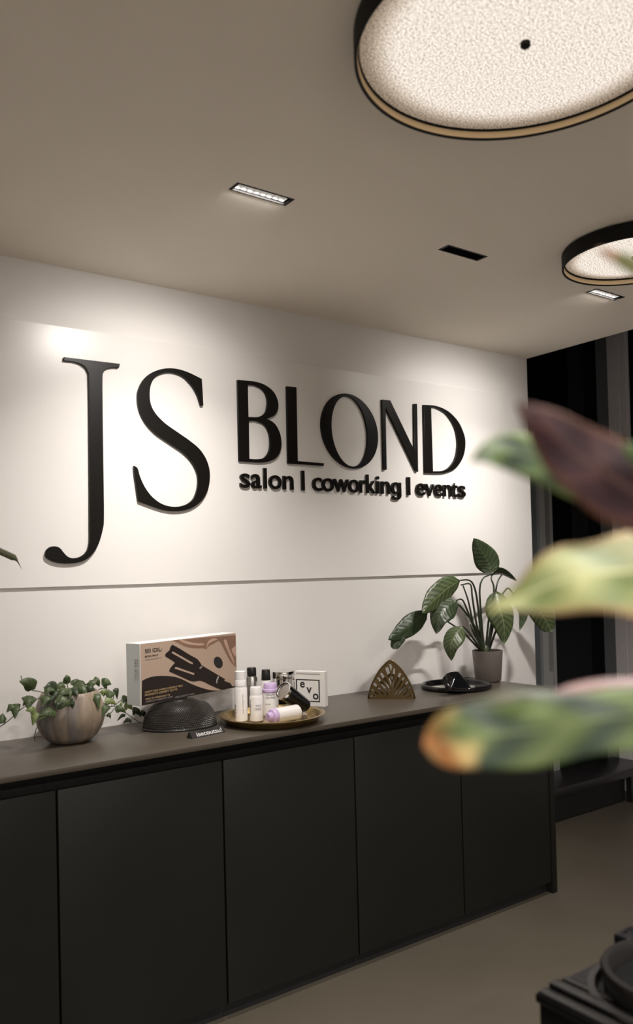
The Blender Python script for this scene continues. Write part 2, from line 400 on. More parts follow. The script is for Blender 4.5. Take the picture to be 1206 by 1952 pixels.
for i, (x, lit, lb) in enumerate(zip(SPX, (1, 0, 1), ('lit black linear downlight of eight cups nearest the big round lamp', 'unlit black linear downlight, the middle one of the ceiling row', 'lit black linear downlight beside the smaller round lamp'))):
    downlight(i, x, lit, lb)
for x, lb in ((-1.0, 'added fill downlight, unseen behind the camera, leftmost'), (.4, 'added fill downlight, unseen behind the camera, middle'), (1.8, 'added fill downlight, unseen behind the camera, rightmost')):
    downlight(4, x, 1, lb, (RY0+RY1)/2, REAR_W, ((0, 170, 1),))
downlight(3, NX, 1, 'added fill downlight overhead near the camera, unseen above the frame', (NY0+NY1)/2, NEAR_W, ((0, 150, 1),))
downlight(5, NX2, 1, 'added fill downlight overhead to the right, unseen outside the frame', (NY0+NY1)/2, MID_W, ((0, 100, 1),))

# round ceiling lamps
def round_lamp(x, y, r, h, label):
    t = thing('round_ceiling_lamp', label, 'ceiling lamp', (x, y, CEIL), 0, 'round black ceiling lamps')
    z1 = -.004; z0 = z1-h
    fin(lathe([(r-.004, z1), (r, z1-.002), (r, z0+.002), (r-.001, z0), (r-.006, z0), (r-.0065, z0+.004), (r-.0065, z1-.004), (r-.007, z1), (r-.004, z1)], 128, cap=False), 'drum', M['blackmetal'], t, smooth=True)
    fin(lathe([(r-.0066, z0+.0035), (r-.0066, z0+.0195), (r-.0085, z0+.0195), (r-.0080, z0+.0035), (r-.0066, z0+.0035)], 128, cap=False), 'gold_lining', M['gold_lip'], t, smooth=True)
    fin(lathe([(r-.0085, z0+.0195), (r-.0085, z0+.0185), (r-.012, z0+.0185), (r-.012, z0+.0205), (r-.0085, z0+.0195)], 128, cap=False), 'seam_ring', M['blackmetal'], t, smooth=True)
    bm = bmesh.new(); uvl = bm.loops.layers.uv.new('UVMap'); R = r-.0118; rings = []
    for a in (0, .25, .5, .75, .9, 1):
        zz = z0+.0195+.004*a*a
        rings.append([bm.verts.new((0, 0, zz))] if a == 0 else [bm.verts.new((R*a*math.cos(2*math.pi*k/96), R*a*math.sin(2*math.pi*k/96), zz)) for k in range(96)])
    for A, C_ in zip(rings, rings[1:]):
        for k in range(96):
            f = bm.faces.new((A[0], C_[(k+1) % 96], C_[k])) if len(A) == 1 else bm.faces.new((A[k], A[(k+1) % 96], C_[(k+1) % 96], C_[k]))
    for f in bm.faces:
        for l in f.loops: l[uvl].uv = (l.vert.co.x/R, l.vert.co.y/R)
    fin(bm, 'diffuser', M['diffuser'], t, smooth='all')
    fin(lathe([(0, z0+.0085), (.008, z0+.009), (.0105, z0+.012), (.0105, z0+.0215)], 24), 'centre_knob', M['blackmetal'], t, smooth=True)
    fin(lathe([(r*.55, -.0005), (r*.55, z1-.002), (r-.004, z1-.002), (r-.004, z1-.006), (0, z1-.006)], 64, cap=False), 'ceiling_plate', M['blackmetal'], t)
    return t
round_lamp(1.338, 1.075, .349, .055, 'large round black drum lamp glowing at the top of the frame')
round_lamp(2.60, 1.645, .244, .052, 'smaller round black drum lamp farther down the ceiling')

# ------------------------------------------------------------------ sign: board with raised letters
PF = D-.010                                # board face
sign = thing('wall_sign', 'wide white sign board with large raised black lettering on the white wall', 'sign', (0, D, 1.412))
SO = Vector((0, D, 1.412))
X0P, X1P, Z0P, Z1P = -.35, 3.30, 1.412, 2.335
fin(B(X0P, X1P, PF-SO.y, -.0005, 0, Z1P-Z0P, bev=.001), 'board', M['panel'], sign)
LY = PF-.0125                               # letter faces
def px_outline(pts, off, sc):
    o = []
    for p in pts:
        q = at_y(off[0]+p[0]*sc, off[1]+p[1]*sc, LY); o.append((q.x, q.z)+tuple(p[2:]))
    return o
def letter(name, splines, label, off, sc, depth=.0062):
    sp = [spl(px_outline(s, off, sc)) for s in splines]
    me = curve_mesh(sp, depth-.0010, .0010)
    for v in me.vertices: v.co = Vector((v.co.x, LY+depth-v.co.z, v.co.y))-SO
    me.flip_normals(); me.materials.append(M['letter'])
    o = link(name, me, sign); o['label'] = label; return o
cJ = ((0, 600), 480/1206); cB = ((400, 680), 520/1206)
letter('letter', [[(309, 204, 1), (573, 236, 1), (569, 252, 1), (545, 250), (512, 257), (495, 275), (490, 310), (491, 450), (494, 700), (497, 960), (491, 1030), (466, 1110), (425, 1162), (378, 1184), (315, 1190), (260, 1182), (226, 1163), (219, 1144), (226, 1126), (243, 1113), (264, 1110), (286, 1118), (304, 1139), (325, 1160), (352, 1167), (388, 1159), (416, 1135), (428, 1098), (432, 1040), (431, 700), (427, 320), (422, 272), (403, 244), (365, 226), (307, 218, 1)]], 'tall black serif letter J', *cJ)
letter('letter', [[(966, 308, 1), (973, 433, 1), (962, 435, 1), (946, 385), (920, 339), (882, 298), (842, 279), (805, 274), (770, 281), (740, 301), (722, 335), (716, 380), (722, 430), (746, 475), (790, 520), (850, 563), (910, 605), (956, 645), (986, 690), (1002, 740), (1004, 790), (994, 840), (968, 886), (928, 919), (885, 935), (835, 939), (780, 932), (715, 910), (664, 891, 1), (643, 740), (650, 729), (660, 739), (669, 772), (691, 822), (726, 870), (770, 904), (815, 919), (860, 919), (900, 906), (930, 878), (947, 830), (949, 780), (937, 735), (910, 690), (868, 650), (810, 611), (745, 565), (696, 510), (668, 450), (660, 390), (668, 350), (690, 310), (725, 280), (770, 262), (815, 257), (862, 263), (912, 281)]], 'tall black serif letter S', *cJ)
letter('letter', [[(124, 103, 1), (195, 110), (243, 125), (281, 155), (300, 195), (301, 230), (286, 258), (250, 274, 1), (285, 295), (308, 335), (316, 380), (310, 420), (290, 449), (255, 463), (215, 466), (131, 460, 1)], [(167, 122, 1), (200, 126), (235, 146), (253, 178), (255, 215), (245, 249), (215, 267), (170, 267, 1)], [(172, 282, 1), (205, 283), (240, 299), (262, 335), (268, 380), (262, 420), (240, 448), (205, 454), (174, 452, 1)]], 'black letter B of the upper word', *cB)
letter('letter', [[(341, 131, 1), (382, 136, 1), (388, 462, 1), (504, 472, 1), (502, 481, 1), (347, 470, 1)]], 'black letter L of the upper word', *cB)
def oval(cx, cy, a, b, sh, n=28): return [(cx+a*math.cos(k*2*math.pi/n)+sh*math.sin(k*2*math.pi/n), cy+b*math.sin(k*2*math.pi/n)+.125*a*math.cos(k*2*math.pi/n)) for k in range(n)]
letter('letter', [oval(618.5, 328, 124, 164, 12), oval(618, 330, 80, 156, 11)], 'black round letter O of the upper word', *cB)
letter('letter', [[(762, 190, 1), (797, 194, 1), (906, 420, 1), (903, 209, 1), (915, 209, 1), (920, 508, 1), (911, 503, 1), (776, 222, 1), (781, 498, 1), (769, 498, 1)]], 'black letter N of the upper word', *cB)
letter('letter', [[(946, 213, 1), (1000, 218), (1052, 241), (1096, 285), (1122, 340), (1129, 385), (1120, 440), (1091, 488), (1050, 509), (1010, 514), (952, 512, 1)], [(977, 222, 1), (1002, 225), (1045, 250), (1079, 300), (1093, 350), (1095, 400), (1085, 450), (1060, 488), (1030, 505), (986, 507, 1)]], 'black letter D of the upper word', *cB)
# tagline: every small letter by its own left and right edge in the photograph's lettering
T1 = lambda x: 450+x*230/1206
T2 = lambda x: 670+x*230/1206
tl = [('s', T1(46), T1(144)), ('a', T1(157), T1(258)), ('l', T1(281), T1(310)), ('o', T1(333), T1(457)), ('n', T1(474), T1(576)), ('|', T1(660), T1(687)),
      ('c', T1(768), T1(862)), ('o', T1(864), T1(980)), ('w', T1(978), T1(1130)), ('o', T1(1128), T2(82)), ('r', T2(90), T2(146)), ('k', T2(155), T2(243)), ('i', T2(252), T2(281)), ('n', T2(300), T2(386)), ('g', T2(400), T2(497)),
      ('|', T2(562), T2(588)), ('e', T2(648), T2(738)), ('v', T2(735), T2(828)), ('e', T2(828), T2(912)), ('n', T2(922), T2(1000)), ('t', T2(1003), T2(1062)), ('s', T2(1066), T2(1140))]
zb = at_y(T1(300), 880+265*230/1206, LY).z
zx = at_y(T1(395), 880+140*230/1206, LY).z-zb       # x height
sc = zx/.53
mx = text_mesh('x', 1, 0); sc = zx/bounds(mx)[3]; bpy.data.meshes.remove(mx)
words = ['salon']*5+['first divider']+['coworking']*9+['second divider']+['events']*6
for (ch, pa, pb), wd in zip(tl, words):
    xa, xb = at_y(pa, 925, LY).x, at_y(pb, 925, LY).x
    if ch == '|':
        me = curve_mesh([[(xa, zb-.002), (xb, zb-.002), (xb, zb+zx*1.52), (xa, zb+zx*1.52)]], .006)
    elif ch == 'g':
        gk = lambda pts: spl([(xa+p[0]*(xb-xa), zb+p[1]*zx)+tuple(p[2:]) for p in pts])
        me = curve_mesh([gk([(1, 1, 1), (1, -.02), (.93, -.30), (.72, -.46), (.45, -.50), (.18, -.44), (.04, -.33, 1), (.16, -.14, 1), (.30, -.25), (.46, -.29), (.64, -.25), (.73, -.10), (.74, .10, 1), (.62, .02), (.43, -.02), (.2, .05), (.05, .25), (0, .5), (.06, .77), (.22, .96), (.44, 1.02), (.62, .98), (.74, .88, 1), (.74, 1, 1)]), gk([(.50, .18), (.34, .25), (.27, .50), (.34, .74), (.50, .82), (.66, .74), (.74, .50), (.66, .25)])], .006)
    else:
        me = text_mesh(ch, sc, .006, bold=.0010)
        a, b_, c_, d_ = bounds(me); k = (xb-xa)/(b_-a)
        for v in me.vertices: v.co = Vector((xa+(v.co.x-a)*k, zb+v.co.y, v.co.z))
    for v in me.vertices: v.co = Vector((v.co.x, LY+.0062-v.co.z, v.co.y))-SO
    me.flip_normals(); me.materials.clear(); me.materials.append(M['letter'])
    o = link('divider_bar' if ch == '|' else 'small_letter', me, sign)
    o['label'] = ('small black upright bar, %s of the tagline' % wd) if ch == '|' else 'small black letter %s in the word %s' % (ch, wd)

# ------------------------------------------------------------------ sideboard: six cabinet units, one worktop, an end panel
FY = 2.366; WZ = .9; CX = [-.852, -.308, .236, .780, 1.3225, 1.868, 2.4115, 2.956]
clabel = [None, 'black base cabinet past the left edge of the frame', 'black base cabinet cut by the left frame edge, below the trailing plant pot', 'black base cabinet with a wide door below the black mesh dome', 'black base cabinet with a door below the gold tray', 'black base cabinet below the brass napkin holder', 'black base cabinet at the right end, below the grey plant pot']
for i in range(1, 7):
    x0, x1 = CX[i], CX[i+1]
    t = thing('base_cabinet', clabel[i], 'cabinet', ((x0+x1)/2, FY, 0), 0, 'row of black base cabinets')
    hw = (x1-x0)/2
    fin(B(-hw+.0005, hw-.0005, .022, D-FY-.003, .055, .800), 'body', M['carcass'], t)
    fin(B(-hw+.0005, hw-.0005, .11, D-FY-.003, .8005, .882), 'grip_recess', M['carcass'], t)
    fin(B(-hw+.0033, hw-.0033, 0, .020, .052, .836, bev=.0015), 'door', M['front'], t, smooth=True)
    fin(B(-hw+.0005, hw-.0005, .030, .048, 0, .0545), 'plinth', M['carcass'], t)
tag(fin(B(2.957, 2.990, FY-.002, D-.003, 0, .882, bev=.0012), 'end_panel', M['front'], smooth=True), 'narrow black upright panel closing the right end of the sideboard', 'panel')
tag(fin(B(-.308, 3.003, FY-.006, D-.002, .883, WZ, bev=.0014), 'worktop', M['worktop'], smooth=True), 'long thin brown black worktop running along the wall', 'worktop')

# ------------------------------------------------------------------ glazed bay at the right
w1 = thing('window_1', 'dark night window beyond the end of the white wall', 'window', (XE, YB, 0)); del w1['category']; struct(w1)
def wb(name, x0, x1, y0, y1, z0, z1, m_, par=None, o=(XE, YB, 0), bev=.002):
    return fin(B(x0-o[0], x1-o[0], y0-o[1], y1-o[1], z0-o[2], z1-o[2], bev=bev), name, m_, par)
wb('pane', XE+.0, XR, YB+.03, YB+.04, 0, 3.15, M['glass'], w1)
wb('window_frame', 3.945, 3.968, YB-.02, YB+.03, 0, 2.22, M['framedark'], w1)
wb('window_frame', 3.968, 4.035, YB-.01, YB+.03, 0, 2.22, M['frame'], w1)
wb('window_frame', 4.072, 4.098, YB-.015, YB+.03, 0, 2.22, M['frame'], w1)
wb('latch_box', 4.036, 4.070, YB-.01, YB+.03, 0, .80, M['frame'], w1)
wb('window_head', XE, XR, YB-.01, YB+.03, 2.225, 2.34, M['carcass'], w1)
w2 = thing('window_2', 'dark window beside the pale grey pier at the right', 'window', (XR, 3.02, 0)); del w2['category']; struct(w2)
o2 = (XR, 3.02, 0)
wb('pane', XR+.03, XR+.04, YN, 3.018, 1.22, 3.15, M['glass'], w2, o2)
wb('parapet', XR+.004, XR+.05, 2.75, 3.018, 0, 1.215, M['pier'], w2, o2)
wb('parapet', XR+.004, XR+.05, YN, 2.746, 0, 1.215, M['pier'], w2, o2)
p = thing('wall_right', 'pale grey pier between the two dark windows', 'pier', (XR, 3.1, 0)); del p['category']; struct(p)
o3 = (XR, 3.1, 0)
wb('pier_return', XR, XR+.05, 3.154, YB+.028, 0, 3.15, M['framedark'], p, o3)
wb('pier_panel', XR-.004, XR+.05, 3.068, 3.152, 0, 3.15, M['pier'], p, o3)
wb('pier_panel', XR-.002, XR+.05, 3.022, 3.066, 0, 3.15, M['pier'], p, o3)
h = bmesh.new(); tube(h, [(XR-.004, 3.03, 2.21), (XR-.03, 3.03, 2.21), (XR-.03, 3.03, 2.245)], .006, sm=0)
hh = fin(h, 'brass_catch', M['gold'], None, smooth=True); hh.parent = p; hh.location = (-o3[0], -o3[1], 0)
t = thing('low_bench', 'low black bench on legs beyond the end of the sideboard', 'bench', (4.05, 3.07, 0))
fin(B(-.44, .575, -.135, .125, .158, .207, bev=.002), 'seat', M['bench'], t, smooth=True)
for x in (-.36, .405):
    for y in (-.13, .085): fin(B(x-.018, x+.018, y, y+.036, 0, .158), 'leg', M['bench'], t)
fin(B(-.34, .385, -.085, -.07, .01, .157), 'skirt_panel', M['carcass'], t)

# ------------------------------------------------------------------ trailing plant in the ribbed pot
PC = Vector((.945, 2.715, WZ))
iv = thing('trailing_plant', 'trailing green vine plant in a ribbed grey ceramic pot', 'plant', PC)
rib = lambda a, r, z: r*(1+.055*(abs(math.cos(a*7))**.7-.6)*min(1, r/.07))
pr = [(0, .0), (.050, .0), (.066, .004), (.086, .022), (.101, .047), (.109, .075), (.1095, .098), (.105, .125), (.096, .150), (.089, .163), (.086, .166), (.083, .163), (.089, .148), (.094, .13)]
pot = fin(lathe(pr, 112, mod=rib, cap=False), 'pot', M['ceramic'], iv, smooth='all')
fin(lathe([(.0935, .132), (.05, .137), (0, .139)], 40, cap=False), 'soil', M['soil'], iv)
I = lambda x, y, yy: at_y(x*280/1206, 1270+y*280/1206, yy)-PC
lv = [  # base, tip, depth at base / tip, half width (crop px), kind
 ((288, 188), (158, 122), 2.70, 2.69, 42, 'ivy'), ((243, 238), (228, 358), 2.69, 2.66, 42, 'ivy'), ((262, 255), (184, 330), 2.70, 2.69, 26, 'ivydark'), ((112, 308), (122, 434), 2.71, 2.68, 33, 'ivy'), ((118, 312), (52, 382), 2.71, 2.70, 25, 'ivy'),
 ((54, 432), (-20, 476), 2.71, 2.70, 33, 'ivy'), ((296, 378), (204, 366), 2.60, 2.60, 24, 'ivylight'), ((290, 378), (266, 492), 2.60, 2.585, 27, 'ivylight'), ((466, 372), (308, 408), 2.59, 2.585, 34, 'ivy'), ((445, 385), (315, 440), 2.592, 2.588, 20, 'ivylight'),
 ((552, 152), (545, 70), 2.70, 2.70, 25, 'ivy'), ((472, 205), (372, 165), 2.64, 2.62, 44, 'ivydark'), ((420, 165), (365, 235), 2.63, 2.61, 36, 'ivy'), ((385, 232), (345, 330), 2.62, 2.595, 38, 'ivy'), ((415, 235), (405, 320), 2.615, 2.60, 24, 'ivydark'),
 ((448, 298), (600, 318), 2.60, 2.59, 42, 'ivy'), ((470, 290), (465, 355), 2.60, 2.585, 32, 'ivydark'), ((560, 290), (598, 350), 2.60, 2.588, 28, 'ivydark'), ((578, 150), (670, 122), 2.71, 2.72, 17, 'ivy'), ((598, 165), (716, 232), 2.67, 2.63, 44, 'ivy'), ((640, 150), (700, 175), 2.72, 2.72, 26, 'ivydark'),
 ((540, 165), (455, 185), 2.66, 2.65, 30, 'ivy'), ((560, 185), (470, 255), 2.64, 2.62, 36, 'ivy'), ((560, 175), (520, 235), 2.66, 2.63, 28, 'ivylight'), ((575, 180), (640, 245), 2.66, 2.61, 30, 'ivydark'), ((600, 195), (570, 262), 2.65, 2.62, 24, 'ivy'), ((500, 200), (430, 250), 2.65, 2.62, 26, 'ivydark'),
 ((738, 114), (735, 188), 2.73, 2.71, 46, 'ivy'), ((760, 118), (815, 170), 2.74, 2.74, 30, 'ivy'), ((700, 170), (770, 215), 2.72, 2.70, 36, 'ivydark'), ((832, 150), (915, 150), 2.73, 2.72, 36, 'ivy'), ((840, 190), (850, 252), 2.71, 2.70, 34, 'ivylight'), ((905, 198), (888, 284), 2.70, 2.68, 40, 'ivy'), ((945, 178), (962, 272), 2.70, 2.70, 20, 'ivydark'),
 ((770, 226), (808, 338), 2.64, 2.615, 32, 'ivy'), ((790, 300), (815, 360), 2.635, 2.62, 18, 'ivylight'), ((862, 312), (842, 416), 2.66, 2.64, 36, 'ivy'), ((855, 285), (960, 318), 2.68, 2.68, 24, 'ivylight'), ((995, 268), (1060, 305), 2.72, 2.72, 28, 'ivy'), ((1015, 325), (1088, 360), 2.71, 2.70, 27, 'ivylight'), ((940, 352), (1036, 386), 2.70, 2.69, 24, 'ivy'),
 ((1085, 362), (1155, 412), 2.80, 2.81, 30, 'ivydark'), ((1150, 385), (1200, 440), 2.82, 2.83, 24, 'ivydark'), ((1080, 440), (1008, 468), 2.80, 2.79, 22, 'ivydark'), ((1030, 395), (958, 452), 2.74, 2.74, 14, 'ivydark'), ((872, 398), (908, 432), 2.68, 2.67, 16, 'ivydark'), ((730, 215), (765, 250), 2.66, 2.64, 24, 'ivylight'), ((985, 300), (990, 345), 2.71, 2.70, 14, 'ivylight')]
for k, (b, t_, y0, y1, hw, kd) in enumerate(lv):
    P0, P1 = I(*b, y0), I(*t_, y1); mid = (P0+P1)/2+Vector((0, -.006, .008)); s = hw*280/1206*2.72/FPX
    nr = (EYE-PC-P0).normalized()+Vector((random.uniform(-.4, .4), 0, random.uniform(.1, .6)))
    fin(leaf([P0, mid, P1], s*1.45, normal=nr, fold=.22, prof='heart', n=8, m_=6, curl=.12), 'leaf', M[kd], iv, recalc=False)
vs = [[(-20, 510, 2.71), (60, 455, 2.705), (100, 420, 2.70), (180, 348, 2.695), (300, 272, 2.69), (370, 235, 2.70)], [(265, 200, 2.70), (310, 205, 2.70), (365, 222, 2.70), (420, 250, 2.71)], [(420, 250, 2.66), (380, 330, 2.60), (345, 445, 2.595), (300, 510, 2.592), (285, 570, 2.60), (286, 618, 2.605)],
      [(760, 250, 2.68), (800, 265, 2.66), (860, 310, 2.68), (915, 332, 2.69), (965, 300, 2.70), (1000, 275, 2.72)], [(940, 330, 2.70), (1040, 390, 2.76), (1100, 432, 2.80), (1150, 466, 2.815)], [(1000, 290, 2.72), (1060, 312, 2.78), (1165, 328, 2.82)], [(800, 340, 2.66), (830, 405, 2.67), (900, 390, 2.68), (940, 345, 2.70)], [(172, 80, 2.70), (182, 115, 2.695), (200, 140, 2.70)], [(260, 245, 2.70), (300, 268, 2.69)], [(740, 120, 2.73), (730, 180, 2.73), (700, 240, 2.73)], [(552, 150, 2.70), (560, 200, 2.70), (570, 260, 2.71)], [(900, 200, 2.71), (850, 180, 2.72), (800, 200, 2.73), (740, 250, 2.73)], [(948, 180, 2.70), (930, 260, 2.70), (915, 330, 2.69)], [(470, 372, 2.60), (480, 300, 2.61), (520, 240, 2.66)]]
for v in vs:
    bm = bmesh.new(); tube(bm, [I(*p) for p in v], .0016, .0012, n=6); fin(bm, 'vine', M['vine'], iv, smooth='all')

# ------------------------------------------------------------------ black woven dome with the product box balanced on it
DC = Vector((1.335, 2.692, WZ))
bm = bmesh.new(); NU, NV = 200, 52; rows = []
for j in range(NV+1):
    v = j/NV; ang = v*math.pi/2
    r = math.cos(ang)**.62; z = .098*math.sin(ang)**.92
    if v > .985: r = 0
    row = []
    for i in range(NU):
        a = 2*math.pi*i/NU
        row.append(bm.verts.new((.131*r*math.cos(a), .098*r*math.sin(a), z)))
    rows.append(row)
for j in range(NV):
    for i in range(NU): bm.faces.new((rows[j][i], rows[j][(i+1) % NU], rows[j+1][(i+1) % NU], rows[j+1][i]))
bmesh.ops.recalc_face_normals(bm, faces=bm.faces); bm.normal_update()
for j in range(1, NV-2):
    for i in range(NU):
        v = rows[j][i]
        v.co += v.normal*(.0030 if j % 2 == 0 and i % 2 == (j//2) % 2 else 0)
bmesh.ops.remove_doubles(bm, verts=bm.verts, dist=.0001)
dome = thing('mesh_dome', 'black woven mesh dome carrying the product box', 'basket', DC, math.radians(-12))
fin(bm, 'woven_shell', M['woven'], dome)
bm = bmesh.new(); tube(bm, [(-.1305, 0, .003), (-.122, -.006, .050), (-.088, -.012, .080), (-.05, -.016, .0935)], .0055, n=8); fin(bm, 'edge_binding', M['satinblack'], dome, smooth='all')
bm = bmesh.new(); tube(bm, [(.132*math.cos(2*math.pi*k/48), .099*math.sin(2*math.pi*k/48), .004) for k in range(49)], .004, n=6, sm=0); fin(bm, 'base_rim', M['satinblack'], dome, smooth='all')

# box frame: measured corners
BZ = WZ+.1020
BA = at_z(269, 1346, BZ); BA.z = BZ                              # front lower left corner
bl = at_z(269, 1346, BZ)
RZ = math.radians(18.5)
ux = Vector((math.cos(RZ), math.sin(RZ), 0)); uy = Vector((-math.sin(RZ), math.cos(RZ), 0))
bx = thing('product_box', 'hair tool carton with a black flat iron printed on tan card', 'box', BA, RZ)
BW, BH, BD = .355, .205, .070
def hit_box(px, py):     # pixel -> (x, z) on the carton's front face
    d = ray(px, py); n = Vector((math.sin(RZ), -math.cos(RZ), 0)); k = (BA-EYE).dot(n)/d.dot(n); q = EYE+d*k-BA
    return Vector((q.dot(ux), q.z))
tr = hit_box(449, 1207); trb = hit_box(449, 1313); tl_ = hit_box(268, 1226)
BW = tr.x; BH = (tl_.y+tr.y)/2
bm = B(0, BW, 0, BD, 0, BH, bev=.0008)
fin(bm, 'carton', M['boxwhite'], bx)
def dec(name, splines, m_, d=.0004, pix=True, par=bx, th=.0002):
    sp = []
    for s in splines:
        if pix: s = [tuple(hit_box(260+p[0]*200/1206, 1220+p[1]*200/1206))+tuple(p[2:]) for p in s]
        s = [(min(max(p[0], .001), BW-.001), min(max(p[1], .001), BH-.001))+tuple(p[2:]) for p in s]
        sp.append(spl(s))
    me = curve_mesh(sp, th)
    for v in me.vertices: v.co = Vector((v.co.x, -d-v.co.z, v.co.y))
    me.flip_normals(); me.materials.append(m_); return link(name, me, par)
dec('front_print', [[(.001, .001, 1), (BW-.001, .001, 1), (BW-.001, BH-.001, 1), (.001, BH-.001, 1)]], M['boxtan'], .0003, pix=False)
fin(B(-.0006, -.0001, .001, BD-.001, .001, BH-.001), 'side_print', M['boxblue'], bx)
dec('wave_print', [[(62, 470, 1), (120, 440), (200, 418), (300, 412), (420, 420), (520, 450), (620, 500), (720, 540), (830, 572), (930, 580), (1050, 575), (1145, 560, 1), (1150, 640, 1), (50, 790, 1)]], M['boxdark'], .0007)
dec('satin_print', [[(400, -30, 1), (470, 30), (560, 75), (680, 95), (760, 95), (800, 108, 1), (830, 70), (880, 45), (930, 15), (960, 25), (1000, 100), (1040, 180), (1080, 250), (1150, 320, 1), (1170, -60, 1)]], M['satin1'], .0007)
dec('satin_highlight', [[(480, -10), (560, 40), (680, 62), (770, 60), (760, 40), (660, 35), (560, 8), (500, -25)]], M['satin2'], .0011)
dec('satin_highlight', [[(800, 95), (830, 40), (890, 10), (930, -10), (880, -20), (820, 20)]], M['satin2'], .0011)
dec('satin_highlight', [[(1000, 10), (1030, 90), (1075, 190), (1120, 270), (1105, 200), (1060, 90), (1030, 0)]], M['satin2'], .0011)
dec('satin_highlight', [[(1090, 110), (1120, 80), (1150, 60), (1150, 130), (1130, 190)]], M['satin2'], .0011)
dec('flat_iron_print', [[(408, 55, 1), (470, 85), (600, 165), (690, 215), (730, 260), (750, 290), (830, 340), (930, 400), (1015, 450, 1), (1005, 470, 1), (1075, 495, 1), (1100, 535, 1), (1130, 525, 1), (1125, 560, 1), (1050, 580), (990, 575), (930, 555), (850, 520), (740, 470), (640, 475), (560, 445), (440, 390), (374, 362, 1), (385, 325), (440, 260, 1), (400, 230), (325, 185, 1), (335, 155), (375, 120), (385, 85)]], M['boxdark'], .0012)
dec('plate_print', [[(398, 148, 1), (415, 132, 1), (645, 262, 1), (640, 280, 1), (600, 262, 1)]], M['boxtan'], .0017)
dec('plate_print', [[(435, 328, 1), (448, 308, 1), (662, 382, 1), (655, 402, 1)]], M['boxtan'], .0017)
dec('hinge_print', [[(715, 322, 1), (742, 295, 1), (757, 308, 1), (730, 335, 1)]], M['greyink'], .0017)
dec('round_print', [oval(938, 258, 51, 66, 6)], M['ink'], .0009)
def face_text(body, px0, py0, px1, hgt, m_, sx=None, name='lettering', d=.0011):
    a = hit_box(260+px0*200/1206, 1220+py0*200/1206); b = hit_box(260+px1*200/1206, 1220+py0*200/1206)
    me = text_mesh(body, .02, .0002, bold=.0002); q = bounds(me)
    for v in me.vertices: v.co = Vector((a.x+(v.co.x-q[0])*(b.x-a.x)/(q[1]-q[0]), -d-v.co.z, a.y+(v.co.y-q[2])*hgt/(q[3]-q[2])))
    me.flip_normals(); me.materials.clear(); me.materials.append(m_); return link(name, me, bx)
face_text('SEI IDIL:', 95, 152, 290, .0135, M['ink'])
face_text('BEZZUEEUP', 95, 200, 248, .005, M['ink'])
face_text('ethyeer ettyre', 95, 238, 285, .005, M['greyink'])
face_text('HEETTIEE NEECCEESETTED', 95, 612, 530, .006, M['goldink'])
face_text('EEEEEEETE-ZEREEET EEYTE', 95, 645, 468, .006, M['goldink'])
face_text('BEECTTVEEEECEETTE', 105, 690, 385, .005, M['goldink'])
face_text('I-EEECETVEEEETE TEEE', 105, 720, 415, .005, M['greyink'])
face_text('EEEE EEEETTI FEEE', 445, 668, 665, .005, M['greyink'])
me = text_mesh('LIPSO', .011, .0002); q = bounds(me)
c = hit_box(260+925*200/1206, 1220+455*200/1206)
for v in me.vertices:
    p = Matrix.Rotation(math.radians(62), 2) @ Vector((v.co.x-(q[0]+q[1])/2, v.co.y-(q[2]+q[3])/2)); v.co = Vector((c.x+p.x, -.0017-v.co.z, c.y+p.y))
me.flip_normals(); me.materials.clear(); me.materials.append(M['whiteink']); link('lettering', me, bx)
for dy, hgt in ((.022, .010), (.036, .005)):
    me = text_mesh('SEI IDIL', .02, .0002); q = bounds(me)
    for v in me.vertices: v.co = Vector((-.0008-v.co.z, BD-dy-(v.co.y-q[2])*hgt/(q[3]-q[2]) - .02, BH*.75-(v.co.x-q[0])*(.075)/(q[1]-q[0])))
    me.materials.clear(); me.materials.append(M['greyink']); link('lettering', me, bx)

# small black name bar
a, b = at_z(367, 1409, WZ), at_z(430, 1396, WZ)
ang = math.atan2(b.y-a.y, b.x-a.x); ln = (b-a).length
nb = thing('name_bar', 'small black triangular bar with white lettering by the worktop edge', 'name bar', a, ang)
bm = bmesh.new()
pr_ = [(0, 0), (.034, 0), (.020, .021), (.015, .021)]
va = [bm.verts.new((0, y, z)) for y, z in pr_]; vb = [bm.verts.new((ln, y, z)) for y, z in pr_]
bm.faces.new(va); bm.faces.new(vb)
for k in range(4): bm.faces.new((va[k], va[(k+1) % 4], vb[(k+1) % 4], vb[k]))
fin(bm, 'bar', M['ink'], nb)
me = text_mesh('isecoutsu!', .02, .0003, bold=.0001); q = bounds(me); sl = math.atan2(.021, .015)
for v in me.vertices:
    u = .022+(v.co.x-q[0])*(ln-.034)/(q[1]-q[0]); s = .005+(v.co.y-q[2])*.016/(q[3]-q[2])
    v.co = Vector((u, s*math.cos(sl)-.0005-v.co.z*.5, s*math.sin(sl)+.0003))
me.materials.clear(); me.materials.append(M['whiteink']); link('lettering', me, nb)

